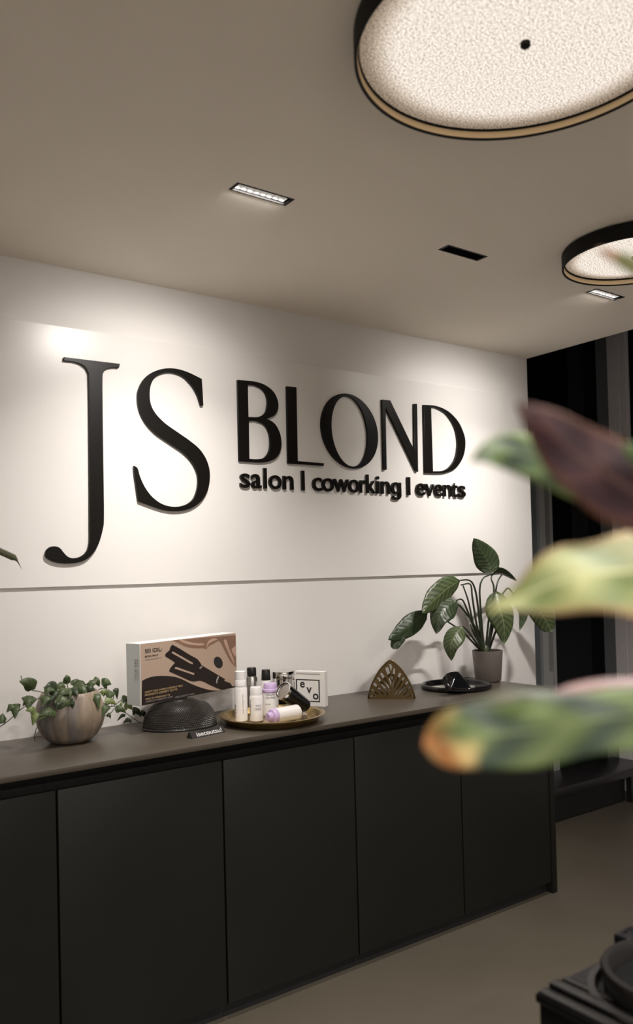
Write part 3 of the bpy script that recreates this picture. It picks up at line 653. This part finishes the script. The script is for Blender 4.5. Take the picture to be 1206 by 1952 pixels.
# ------------------------------------------------------------------ gold tray and what stands on it
TC = Vector((1.632, 2.546, WZ)); TZ = WZ+.0075
tr_ = thing('gold_tray', 'round brass tray holding the hair products', 'tray', TC)
fin(lathe([(0, .001), (.155, .001), (.168, .004), (.181, .024), (.194, .0275), (.195, .0300), (.192, .0310), (.179, .0285), (.164, .0085), (.155, .0065), (0, .0065)], 96, cap=False), 'dish', M['gold'], tr_, smooth=True)
bm = lathe([(.128, .0066), (.130, .0078), (.132, .0066)], 96, cap=False); fin(bm, 'embossed_ring', M['gold'], tr_, smooth='all')
def item(name, label, cat, px, py, z=TZ, group=None, rotz=0, top=None):
    p = at_z(px, py, z); p.z = z
    if top:      # (px, py, nominal height): real height from the photograph at this depth
        global ZF; ZF = ((EYE+ray(*top[:2])*((p-EYE).dot(FW))).z-z)/top[2]
    return thing(name, label, cat, p, rotz, group)
ZF = 1
zs = lambda pr: [(r, z*ZF) for r, z in pr]
def wrap_text(par, body, r, z0, hgt, width, m_, th0, vertical=False, name='label_print'):
    me = text_mesh(body, .02, .0001); q = bounds(me); rr = r+.0004
    for v in me.vertices:
        if vertical: s = (v.co.y-q[2])*hgt/(q[3]-q[2]); z = z0+(v.co.x-q[0])*width/(q[1]-q[0]); s = -s
        else: s = (v.co.x-q[0])*width/(q[1]-q[0]); z = z0+(v.co.y-q[2])*hgt/(q[3]-q[2])
        th = th0+s/rr; v.co = Vector(((rr+v.co.z)*math.cos(th), (rr+v.co.z)*math.sin(th), z))
    me.materials.clear(); me.materials.append(m_); return link(name, me, par)
GR = 'hair product bottles on the gold tray'
VA = -2.25   # angle on a bottle that faces the camera
# tall pump bottle
t = item('pump_bottle', 'tall white pump bottle with a clear cap, leftmost on the gold tray', 'bottle', 460, 1374, group=GR, top=(460, 1279, .200))
fin(lathe(zs([(0, 0), (.021, 0), (.0235, .003), (.0235, .128), (.021, .136), (.014, .139)]), 40), 'body', M['white'], t, smooth=True)
fin(lathe(zs([(.0205, .139), (.0205, .163), (.0195, .165)]), 40), 'collar', M['frost'], t, smooth=True)
fin(lathe(zs([(.008, .165), (.008, .177), (.0135, .178), (.0135, .192), (.012, .194), (0, .194)]), 30), 'pump_head', M['white'], t, smooth=True)
bm = lathe(zs([(.0195, .165), (.0195, .198), (.017, .200), (0, .200), (0, .1985), (.0165, .1985), (.018, .197), (.018, .165)]), 40, cap=False)
fin(bm, 'clear_cap', M['frost'], t, smooth=True)
wrap_text(t, 'haze', .0235, .012, .007, .05, M['ink'], VA-.8, True); wrap_text(t, 'soft styling mist', .0235, .03, .005, .07, M['greyink'], VA+.55, True)
# silver bottle
t = item('aluminium_bottle', 'slim aluminium bottle with a square black cap at the back of the tray', 'bottle', 481, 1354, z=WZ, group=GR, top=(478, 1272.5, .198))
fin(lathe(zs([(0, 0), (.021, 0), (.022, .003), (.022, .150), (.019, .158), (0, .158)]), 40), 'body', M['silver'], t, smooth=True)
fin(lathe(zs([(.0175, .159), (.0185, .161), (.0185, .195), (.017, .198), (0, .198)]), 40), 'cap', M['satinblack'], t, smooth=True)
# short white bottle
t = item('white_bottle', 'short white bottle with a frosted cap next to the tall pump bottle', 'bottle', 489, 1374, group=GR, top=(489, 1309, .133))
fin(lathe(zs([(0, 0), (.021, 0), (.0245, .003), (.0245, .092), (.022, .100), (.0205, .103)]), 40), 'body', M['white'], t, smooth=True)
fin(lathe(zs([(.0215, .103), (.0218, .128), (.020, .132), (0, .133)]), 40), 'cap', M['frost'], t, smooth=True)
wrap_text(t, 'therapist', .0245, .020, .009, .06, M['ink'], VA-.75, True); wrap_text(t, 'SABLE', .0245, .042, .008, .024, M['greyink'], VA-.1); wrap_text(t, 'STYLE', .0245, .054, .007, .018, M['ink'], VA+.05)
# black cap bottle
t = item('dark_bottle', 'slim bottle with a tall black cap behind the lilac topped bottle', 'bottle', 508, 1352, z=WZ, group=GR, top=(506, 1276.5, .190))
fin(lathe(zs([(0, 0), (.019, 0), (.020, .003), (.020, .135), (.017, .14), (0, .14)]), 36), 'body', M['white'], t, smooth=True)
fin(lathe(zs([(.0178, .1405), (.0185, .142), (.0168, .187), (.0155, .190), (0, .190)]), 36), 'cap', M['satinblack'], t, smooth=True)
# lilac capped bottle
t = item('lilac_bottle', 'upright white bottle with a lilac flip cap and printed label', 'bottle', 516, 1364, group=GR, top=(515, 1302, .141))
fin(lathe(zs([(0, 0), (.027, 0), (.030, .003), (.030, .096), (.0285, .100)]), 44), 'body', M['white'], t, smooth=True)
fin(lathe(zs([(.0275, .100), (.0295, .103), (.0305, .108), (.0295, .116), (.0255, .118), (.0250, .136), (.023, .140), (0, .141)]), 44), 'cap', M['lilac'], t, smooth=True)
wrap_text(t, 'THERAPIST', .030, .078, .007, .040, M['ink'], VA-.6); wrap_text(t, 'CALMING', .030, .067, .008, .038, M['ink'], VA-.5); wrap_text(t, 'hair balm', .030, .045, .005, .02, M['greyink'], VA-.55)
# chrome jar
t = item('chrome_jar', 'wide shiny chrome jar at the back of the gold tray', 'jar', 541, 1349, z=WZ, group=GR, top=(540, 1279, .174))
fin(lathe(zs([(0, 0), (.043, 0), (.0455, .003), (.0455, .140), (.044, .142)]), 56), 'body', M['chrome'], t, smooth=True)
fin(lathe(zs([(.0465, .142), (.047, .145), (.047, .172), (.046, .174), (.038, .1742), (.018, .1738), (0, .1734)]), 56), 'lid', M['chrome'], t, smooth=True)
# tipped black jar with chrome rim and a glass foot
p = at_z(566, 1347, TZ+.034)
t = thing('tilted_jar', 'tilted gloss black tumbler with a chrome rim leaning over the lying bottle', 'jar', (p.x, p.y, TZ), 0, GR)
e1 = at_y(541, 1317, p.y-.012)-Vector((p.x, p.y, TZ)); e2 = at_y(582, 1346, p.y+.004)-Vector((p.x, p.y, TZ))
ax = (e2-e1); L_ = ax.length; rotq = ax.to_track_quat('Z', 'Y')
def tilted(bm, name, m_):
    o = fin(bm, name, m_, t, smooth=True); o.rotation_mode = 'QUATERNION'; o.rotation_quaternion = rotq; o.location = e1; return o
tilted(lathe([(.030, -.002), (.033, 0), (.0265, L_*.9), (.024, L_), (0, L_)], 44, cap=False), 'tumbler', M['black'])
tilted(lathe([(.0345, -.006), (.0345, .004), (.0335, .004), (.031, -.006), (.0345, -.006)], 44, cap=False), 'rim', M['chrome'])
tilted(lathe([(.0312, -.001), (.0312, .002), (0, .002), (0, -.001)], 44, cap=False), 'inner_face', M['silver'])
foot = fin(lathe([(0, .0005), (.016, .0005), (.016, .003), (.006, .006), (.005, .040), (0, .044)], 28, cap=False), 'glass_foot', M['clearglass'], t, smooth=True, loc=(e2.x*.75, e2.y*.75, 0))
# lying bottle
a = at_z(511, 1367, TZ+.0275); b = at_z(567, 1357, TZ+.0275)
t = thing('lying_bottle', 'white bottle with a lilac cap lying on its side at the front of the tray', 'bottle', (a.x, a.y, TZ), 0, GR)
ax = b-a; ax.z = 0; L_ = ax.length; rotq = ax.to_track_quat('Z', 'Y'); e1 = Vector((0, 0, .0275))
tilted(lathe([(0, -.004), (.014, -.004), (.016, .001), (.0165, .012), (.024, .014), (.0268, .018), (.0268, .030), (.025, .0325)], 44, cap=False), 'cap', M['lilac'])
bd = tilted(lathe([(.0235, .0325), (.0272, .035), (.0272, L_-.004), (.024, L_), (0, L_)], 44, cap=False), 'body', M['white'])
wrap_text(bd, 'CALM', .0272, .046, .009, .018, M['ink'], VA+1.3, True); wrap_text(bd, 'IIIIIIII', .0272, .068, .022, L_-.078, M['cream'], VA+1.6, True)
# evo card box
a = at_z(565, 1341, WZ+.001); b = at_z(616, 1347, WZ+.001)
c0 = at_z(591, 1344, WZ+.0235)
e_a = at_y(566, 1341, 2.80); wdt = .112
rt = math.radians(-60)
t = thing('card_box', 'small white card box with three black letters in a printed square behind the tray', 'box', (1.9275, 2.7185, WZ), rt)
EW, EH, ED = .130, .140, .030
fin(B(-EW/2, EW/2, 0, ED, 0, EH, bev=.001), 'carton', M['boxwhite'], t)
def edec(name, sp, m_, d=.0004):
    me = curve_mesh(sp, .0002)
    for v in me.vertices: v.co = Vector((v.co.x, -d-v.co.z, v.co.y))
    me.flip_normals(); me.materials.append(m_); return link(name, me, t)
R_ = lambda x0, x1, z0, z1: [(x0, z0), (x1, z0), (x1, z1), (x0, z1)]
edec('printed_frame', [R_(-.062, .043, .018, .108), R_(-.057, .038, .0225, .104)], M['ink'])
edec('printed_line', [R_(-.060, .046, .128, .1300)], M['greyink']); edec('printed_line', [R_(-.060, .046, .1330, .1340)], M['greyink'])
for ch, x, z, hgt in (('e', -.044, .074, .024), ('v', -.016, .052, .024), ('o', .012, .028, .024)):
    me = text_mesh(ch, .042, .0002, bold=.0009); q = bounds(me)
    for v in me.vertices: v.co = Vector((x+(v.co.x-q[0])*hgt/(q[3]-q[2]), -.0004-v.co.z, z+(v.co.y-q[2])*hgt/(q[3]-q[2])))
    me.flip_normals(); me.materials.clear(); me.materials.append(M['ink']); link('lettering', me, t)

# ------------------------------------------------------------------ brass napkin holder
a, b = at_z(701, 1332, WZ), at_z(791, 1332, WZ)
ang = math.atan2(b.y-a.y, b.x-a.x); mid = (a+b)/2; HW = (b-a).length/2
nh = thing('napkin_holder', 'pointed brass napkin holder with a fan of openwork ribs', 'napkin holder', mid, ang)
HH = HW*1.63
def arch(w, h_):
    half = [(1, 0), (.965, .12), (.90, .25), (.82, .38), (.72, .50), (.61, .62), (.49, .734), (.35, .835), (.2, .925), (.07, .985)]
    return [(x*w, z*h_) for x, z in half]+[(0, h_)]+[(-x*w, z*h_) for x, z in reversed(half)]
slots = [[(-.08, .90), (.03, .90), (.07, .83), (.01, .70)], [(-.215, .80), (-.125, .835), (.025, .52), (.018, .30), (-.03, .42)], [(.15, .80), (.215, .79), (.14, .62), (.045, .28), (.045, .50)],
         [(-.436, .645), (-.358, .685), (-.20, .515), (-.075, .29), (-.05, .17), (-.255, .44)], [(.37, .67), (.43, .655), (.30, .47), (.05, .165), (.17, .39)],
         [(-.58, .545), (-.50, .566), (-.33, .41), (-.20, .20), (-.14, .09), (-.19, .09), (-.36, .33)], [(.50, .565), (.565, .545), (.38, .36), (.20, .09), (.13, .09), (.26, .27)],
         [(-.75, .375), (-.68, .43), (-.49, .28), (-.33, .09), (-.40, .09), (-.57, .26)], [(.66, .46), (.715, .43), (.50, .24), (.36, .09), (.29, .09), (.42, .25)],
         [(-.86, .22), (-.80, .26), (-.60, .16), (-.50, .09), (-.58, .09), (-.68, .14)], [(.78, .34), (.83, .30), (.66, .17), (.56, .09), (.46, .09), (.60, .20)], [(-.90, .09), (-.65, .09), (-.66, .055), (-.91, .055)], [(.62, .09), (.89, .09), (.90, .055), (.61, .055)]]
def widen(q, k=1.0):      # open each slot a little more about its own centre line
    cx = sum(a for a, b in q)/len(q); cz = sum(b for a, b in q)/len(q)
    return [(a+.022*(1 if a > cx+(b-cz)*(.55 if cx > .05 else -.55 if cx < -.05 else 0) else -1), b) for a, b in q]
slots = [widen(q) if 0 < n < 9 else q for n, q in enumerate(slots)]
def plate(y, name, hs=1.0):
    H2, W2 = HH*hs, HW*(.5+.5*hs)
    sp = [arch(W2, H2)]+[[(x*W2, z*H2) for x, z in s] for s in slots]
    me = curve_mesh(sp, .0017, .0004)
    for v in me.vertices: v.co = Vector((v.co.x, y-v.co.z, v.co.y+.0003))
    me.flip_normals(); me.materials.append(M['brass']); link(name, me, nh)
    bm = bmesh.new(); tube(bm, [(x*.985, y, z*.985+.002) for x, z in arch(W2, H2)], .0036, n=6, sm=0); fin(bm, 'rim', M['brass'], nh, smooth='all')
plate(0, 'fan_plate'); plate(.042, 'fan_plate', .62)
fin(B(-HW*.98, HW*.98, .0, .042, .0, .004), 'base_plate', M['brass'], nh)

# ------------------------------------------------------------------ black ring tray with a smoked mirror and a folded black visor
RC = at_z(871, 1306, WZ); RC = Vector((2.690, 2.652, WZ)); RR = .158
t = thing('mirror_tray', 'round gloss black tray with a smoked mirror base beside the grey plant pot', 'tray', RC)
fin(lathe([(RR-.016, .002), (RR-.004, .0), (RR, .006), (RR+.001, .016), (RR-.003, .022), (RR-.008, .0225), (RR-.012, .018), (RR-.016, .010), (RR-.016, .002)], 96, cap=False), 'rim', M['black'], t, smooth='all')
fin(lathe([(0, .002), (RR-.0155, .002), (RR-.0155, .008), (0, .008)], 96, cap=False), 'mirror', M['mirror'], t)
p = at_z(880, 1318, WZ+.0085)
t = thing('folded_visor', 'glossy folded black plastic piece standing on the mirror tray', 'visor', (p.x, p.y, WZ+.0085))
V = lambda x, y, dy: at_y(790+x*180/1206, 1260+y*180/1206, p.y+dy)-Vector((p.x, p.y, WZ+.0085))
def sheet(rows, name, m_, th=.0022):
    bm = bmesh.new(); R2 = [smooth_path(r, 4) for r in rows]; cols = [smooth_path([r[i] for r in R2], 4) for i in range(len(R2[0]))]
    G = [[bm.verts.new(c) for c in cc] for cc in cols]
    for i in range(len(G)-1):
        for j in range(len(G[0])-1): bm.faces.new((G[i][j], G[i+1][j], G[i+1][j+1], G[i][j+1]))
    bmesh.ops.recalc_face_normals(bm, faces=bm.faces)
    bmesh.ops.solidify(bm, geom=bm.faces[:], thickness=th)
    zmin = min(v.co.z for v in bm.verts)
    for v in bm.verts: v.co.z = max(v.co.z, .0)
    return fin(bm, name, m_, t, smooth='all')
sheet([[V(530, 132, .0), V(430, 150, .0), V(360, 215, .012), V(358, 270, .016)], [V(520, 190, -.012), V(440, 205, -.006), V(390, 250, .0), V(372, 290, .008)], [V(455, 340, -.03), V(430, 350, -.022), V(405, 352, -.012), V(392, 352, 0)]], 'rear_leaf', M['black'])
sheet([[V(525, 135, .0), V(560, 140, .012), V(600, 185, .020)], [V(500, 240, -.016), V(600, 235, -.004), V(660, 250, .012)], [V(450, 350, -.032), V(600, 375, -.030), V(728, 352, -.012)]], 'front_leaf', M['black'])

# ------------------------------------------------------------------ broad leaved plant in the grey pot
GC = at_z(931, 1302, WZ); GC = Vector((2.945, 2.695, WZ))
bp_ = thing('broad_leaf_plant', 'broad leaved green plant with drooping leaves in a grey pot', 'plant', GC)
fin(lathe([(0, 0), (.050, 0), (.057, .004), (.061, .012), (.0715, .146), (.0715, .148), (.068, .148), (.066, .135), (.066, .12)], 56, cap=False), 'pot', M['greypot'], bp_, smooth=True)
fin(lathe([(.0665, .130), (.04, .136), (0, .140)], 32, cap=False), 'soil', M['soil'], bp_)
G_ = lambda px, py, dy: at_y(px, py, GC.y+dy)-GC
cr = G_(925, 1243, 0)
def lf(pts, w_px, mm, **k): fin(leaf([G_(*p) for p in pts], w_px*1.15*3.9/FPX, org=GC, **k), 'leaf', M[mm], bp_, recalc=False)
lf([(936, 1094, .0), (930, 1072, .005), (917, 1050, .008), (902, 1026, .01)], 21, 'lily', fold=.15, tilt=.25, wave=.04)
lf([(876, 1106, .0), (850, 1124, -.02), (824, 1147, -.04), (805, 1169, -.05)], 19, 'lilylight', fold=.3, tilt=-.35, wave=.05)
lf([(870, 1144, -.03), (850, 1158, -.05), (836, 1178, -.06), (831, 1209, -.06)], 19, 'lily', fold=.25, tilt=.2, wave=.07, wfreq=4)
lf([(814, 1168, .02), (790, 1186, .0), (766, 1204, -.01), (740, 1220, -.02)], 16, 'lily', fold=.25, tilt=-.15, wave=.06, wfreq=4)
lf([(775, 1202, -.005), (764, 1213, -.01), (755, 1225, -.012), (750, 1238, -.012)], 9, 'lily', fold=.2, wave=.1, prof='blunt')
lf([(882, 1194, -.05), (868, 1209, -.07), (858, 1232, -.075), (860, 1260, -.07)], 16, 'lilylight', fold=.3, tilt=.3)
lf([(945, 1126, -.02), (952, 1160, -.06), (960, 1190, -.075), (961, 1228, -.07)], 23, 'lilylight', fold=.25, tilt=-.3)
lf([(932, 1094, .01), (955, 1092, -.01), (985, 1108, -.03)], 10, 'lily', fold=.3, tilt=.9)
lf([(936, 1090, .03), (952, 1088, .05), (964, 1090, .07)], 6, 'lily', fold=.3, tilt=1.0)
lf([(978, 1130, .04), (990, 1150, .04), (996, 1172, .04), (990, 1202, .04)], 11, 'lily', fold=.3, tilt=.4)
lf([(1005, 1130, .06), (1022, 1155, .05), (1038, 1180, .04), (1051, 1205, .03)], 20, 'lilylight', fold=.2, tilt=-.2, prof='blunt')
pet = [[(933, 1096, 0), (920, 1103, 0), (914, 1125, 0), (917, 1180, 0), (922, 1240, 0)], [(938, 1094, .01), (936, 1104, .0), (941, 1122, -.01), (938, 1170, -.01), (930, 1240, 0)], [(872, 1107, 0), (893, 1106, 0), (904, 1120, 0), (911, 1160, 0), (919, 1240, 0)],
       [(878, 1115, .02), (896, 1114, .015), (900, 1140, .01), (908, 1190, .01), (920, 1240, .01)], [(882, 1116, .03), (892, 1145, .02), (902, 1190, .015), (918, 1240, .01)], [(868, 1145, -.03), (880, 1143, -.03), (889, 1160, -.03), (904, 1200, -.02), (920, 1241, -.005)],
       [(814, 1168, .02), (840, 1160, .02), (869, 1151, .01), (890, 1172, .0), (907, 1200, .0), (921, 1242, 0)], [(881, 1194, -.05), (891, 1203, -.04), (905, 1222, -.02), (920, 1243, -.005)], [(846, 1181, -.02), (868, 1195, -.02), (885, 1208, -.015), (908, 1232, -.005), (922, 1244, 0)], [(945, 1127, -.02), (936, 1150, -.02), (930, 1190, -.015), (926, 1240, 0)],
       [(978, 1131, .04), (966, 1122, .035), (950, 1150, .03), (938, 1200, .015), (929, 1240, .005)], [(1005, 1131, .06), (990, 1120, .055), (966, 1160, .04), (946, 1200, .02), (931, 1242, .005)], [(896, 1190, .02), (904, 1210, .015), (921, 1240, .01)], [(962, 1089, .07), (948, 1110, .05), (940, 1160, .03), (928, 1240, .01)]]
for v in pet:
    bm = bmesh.new(); tube(bm, [G_(*p) for p in v]+[G_(925+random.uniform(-4, 4), 1256, random.uniform(-.008, .008))], .0032, .0066, n=7); fin(bm, 'stalk', M['petiole'], bp_, smooth='all')
fin(lathe([(0, -.014), (.016, -.012), (.021, 0), (.016, .018), (.008, .030), (0, .034)], 20, cap=False), 'crown', M['vine'], bp_, smooth='all', loc=(cr.x, cr.y, .142))

# ------------------------------------------------------------------ plant off to the left: only a leaf tip reaches the frame
LC = Vector((.365, 2.66, WZ))
t = thing('strap_leaf_plant', 'narrow green leaf tip of a plant reaching in at the left frame edge', 'plant', LC)
fin(lathe([(0, 0), (.055, 0), (.062, .004), (.075, .12), (.072, .122), (.068, .11)], 40, cap=False), 'pot', M['greypot'], t, smooth=True)
fin(lathe([(.069, .108), (0, .113)], 24, cap=False), 'soil', M['soil'], t)
q = lambda px, py, y: at_y(px, py, y)-LC
tipz = [Vector((0, 0, .11)), Vector((.02, -.005, .35)), Vector((.09, -.01, .545)), q(-38, 1030, 2.64), q(-8, 1047, 2.635), q(18, 1059, 2.633), q(31, 1067, 2.632), q(42, 1086, 2.632)]
fin(leaf(tipz, .0105, org=LC, fold=.25, prof=lambda v: (min(1, .5+v) if v < .80 else max(0.03, 1-(v-.80)/.11)*.95 if v < .905 else .16*(1-(v-.905)/.1)), n=28, m_=6), 'leaf', M['strap'], t, recalc=False)
for a_, l_ in ((2.6, .34), (3.3, .40), (4.1, .3), (1.9, .22)):
    d = Vector((math.cos(a_), math.sin(a_)*.25, 0))
    fin(leaf([Vector((0, 0, .11)), d*.06*1+Vector((0, 0, .11+l_*.7)), d*.22+Vector((0, 0, .11+l_)), d*.34+Vector((0, 0, .05+l_))], .012, normal=(0, -.6, .8), prof='strap', n=16), 'leaf', M['strap'], t, recalc=False)

# ------------------------------------------------------------------ near plant at the right edge (out of focus)
FD = .80
pc = Vector((.64, .19, 0)); TBZ = .80
ps = thing('plant_stand', 'black plant stand under the close patterned plant, past the right frame edge', 'stand', (pc.x, pc.y, 0))
fin(lathe([(0, TBZ-.02), (.112, TBZ-.02), (.115, TBZ-.016), (.115, TBZ-.002), (.113, TBZ), (0, TBZ)], 40, cap=False), 'top_disc', M['satinblack'], ps, smooth=True)
fin(lathe([(.016, .012), (.016, TBZ-.0205)], 20), 'column', M['satinblack'], ps, smooth=True)
fin(lathe([(0, 0), (.13, 0), (.13, .008), (.02, .0125), (0, .0125)], 40, cap=False), 'foot_disc', M['satinblack'], ps, smooth=True)
fp = thing('patterned_leaf_plant', 'close blurred plant with green, yellow and maroon patterned leaves', 'plant', (pc.x, pc.y, TBZ))
FO = Vector((pc.x, pc.y, TBZ))
NS = .66
F_ = lambda px, py, d: at_d(px, py, d*NS)-FO
def cl(pts, w_px, mm, **k):
    k.setdefault('n', 24); k.setdefault('m_', 12)
    fin(leaf([F_(*p) for p in pts], w_px*FD*NS/FPX, normal=-ray(*pts[len(pts)//2][:2]).normalized()+Vector((-.1, .1, .55)), **k), 'leaf', M[mm], fp, recalc=False)
cl([(1250, 985, .86), (1140, 930, .85), (1060, 885, .84), (985, 862, .83), (935, 862, .82), (893, 882, .81)], 58, 'calA', fold=.15, tilt=.1, wave=.10, wfreq=2, prof=lambda v: min(1, .5+v)*(1-max(0, (v-.45)/.55)**1.6)**.9)
cl([(1320, 1010, .76), (1230, 950, .76), (1160, 905, .765), (1090, 860, .77), (1035, 808, .775), (983, 767, .78)], 72, 'calB', fold=.15, tilt=-.15, wave=.08, wfreq=2, prof=lambda v: min(1, .7+v)*(1-max(0, (v-.35)/.65)**1.5)**.85)
cl([(1330, 1060, .80), (1230, 1082, .79), (1150, 1092, .785), (1070, 1105, .78), (1000, 1135, .775), (932, 1170, .77)], 108, 'calC', fold=.12, tilt=.15, wave=.10, wfreq=2.2, prof=lambda v: min(1, .8+v)*(1-max(0, (v-.25)/.75)**1.45)**.95)
cl([(1330, 1360, .80), (1230, 1360, .79), (1140, 1370, .78), (1050, 1388, .775), (960, 1398, .77), (880, 1405, .765), (806, 1420, .765)], 64, 'calD', fold=.12, tilt=-.1, wave=.13, wfreq=2.6, prof=lambda v: min(1, .75+v)*(1-max(0, (v-.72)/.28)**2.6)**.6)
cl([(1150, 1340, .86), (1060, 1330, .86), (970, 1326, .855), (880, 1345, .85)], 26, 'calF', fold=.2, tilt=.3)
cl([(1320, 1312, .88), (1240, 1306, .88), (1160, 1306, .875), (1090, 1314, .87), (1040, 1328, .865)], 24, 'calP', fold=.2, tilt=.2)
cl([(1330, 590, .84), (1260, 530, .835), (1206, 502, .83), (1170, 486, .825), (1138, 474, .82)], 21, 'calE', fold=.2, tilt=.2)
cl([(1330, 900, .72), (1270, 880, .73), (1215, 862, .74), (1185, 846, .745)], 24, 'calA', fold=.2)
top_ = Vector((0, 0, .22))
stem_pts = {}
for (sx, sy, sd_) in ((1250, 985, .86), (1320, 1010, .76), (1330, 1060, .80), (1330, 1360, .80), (1150, 1345, .86), (1320, 1325, .88), (1330, 590, .84), (1330, 900, .72)):
    a = F_(sx, sy, sd_)
    b = a.lerp(top_, .35)+Vector((.0, .0, .05)); bm = bmesh.new()
    tube(bm, [a, a.lerp(b, .5)+Vector((0, 0, .012)), b, b.lerp(top_, .6)+Vector((.01, 0, .0)), top_], .0022, .004, n=7); fin(bm, 'stalk', M['petiole'], fp, smooth='all')
fin(lathe([(0, 0), (.065, 0), (.072, .006), (.09, .18), (.086, .182), (.082, .165)], 40, cap=False), 'pot', M['greypot'], fp, smooth=True)
fin(lathe([(.083, .165), (.02, .18), (.006, .24), (0, .24)], 24, cap=False), 'soil', M['soil'], fp)

# ------------------------------------------------------------------ record deck at the lower right on a black stand
DZ = .75; DK = 1.2
c0 = at_z(1018, 1884, DZ)            # near left top corner... deck edges run along the room's axes
dk = thing('record_deck', 'black record deck with a raised round platter at the lower right corner', 'record deck', (c0.x, c0.y, DZ-.085))
x0, y0, zt = 0, 0, .085
yn = at_z(1139, 1952, DZ).y-c0.y     # towards the camera the case runs on out of frame
bk = at_z(1172, 1808, DZ); 
LW, LD = .46*DK, -.40*DK
fin(B(.006, LW-.006, LD+.006, -.004, .010, .062, bev=.003), 'case', M['deck'], dk, smooth=True)
fin(B(0, LW, LD, 0, .062, .078, bev=.004), 'top_plate', M['deck'], dk, smooth=True)
for k, (xa, xb, zz) in enumerate(((.002*DK, .020*DK, .082), (.026*DK, .046*DK, .087), (.054*DK, .066*DK, .084))):
    fin(B(xa, xb, LD+.004, -.004, .0775, zz, bev=.0025), 'ridge', M['smoke'], dk, smooth=True)
pcx = at_z(1292, 1868, DZ+.02); pcx = pcx-Vector((c0.x, c0.y, DZ-.085))
fin(lathe([(.118*DK, .078), (.118*DK, .084), (.108*DK, .086), (.106*DK, .079)], 80, cap=False), 'platter_ring', M['smoke'], dk, smooth=True, loc=(pcx.x, pcx.y, 0))
fin(lathe([(.096*DK, .079), (.100*DK, .118), (.098*DK, .122), (.090*DK, .122), (.086*DK, .112), (.084*DK, .090), (0, .088)], 80, cap=False), 'platter', M['smoke'], dk, smooth=True, loc=(pcx.x, pcx.y, 0))
fin(lathe([(.0825*DK, .0905), (.0825*DK, .0945), (.02, .096), (0, .096)], 64, cap=False), 'record', M['vinyl'], dk, smooth=True, loc=(pcx.x, pcx.y, 0))
hb = at_z(1166, 1806, DZ)-Vector((c0.x, c0.y, DZ-.085))
fin(B(hb.x-.0, hb.x+.055, -.028, .004, .070, .112, bev=.004), 'hinge_block', M['deck'], dk, smooth=True)
fin(lathe([(.004, .112), (.004, .1145), (0, .1148)], 14, cap=False), 'hinge_screw', M['chrome'], dk, loc=(hb.x+.016, -.012, 0))
fin(lathe([(.003, .112), (.003, .1142), (0, .1145)], 14, cap=False), 'hinge_screw', M['chrome'], dk, loc=(hb.x+.026, -.012, 0))
for sx in (.03, LW-.03):
    for sy in (-.03, LD+.03): fin(lathe([(.016, 0), (.018, .004), (.016, .0105), (0, .0105)], 20), 'foot', M['satinblack'], dk, loc=(sx, sy, 0))
st = thing('black_stand', 'black stand carrying the record deck', 'stand', (c0.x+.3, c0.y-.3, 0))
zt0 = DZ-.085; SX, SY = c0.x+.3, c0.y-.3
fin(B(c0.x+.026-SX, 1.80-SX, -.02-SY, c0.y-.012-SY, zt0-.035, zt0, bev=.002), 'stand_top', M['satinblack'], st)
fin(B(c0.x+.05-SX, 1.78-SX, .0-SY, c0.y-.03-SY, 0, zt0-.035), 'stand_body', M['carcass'], st)
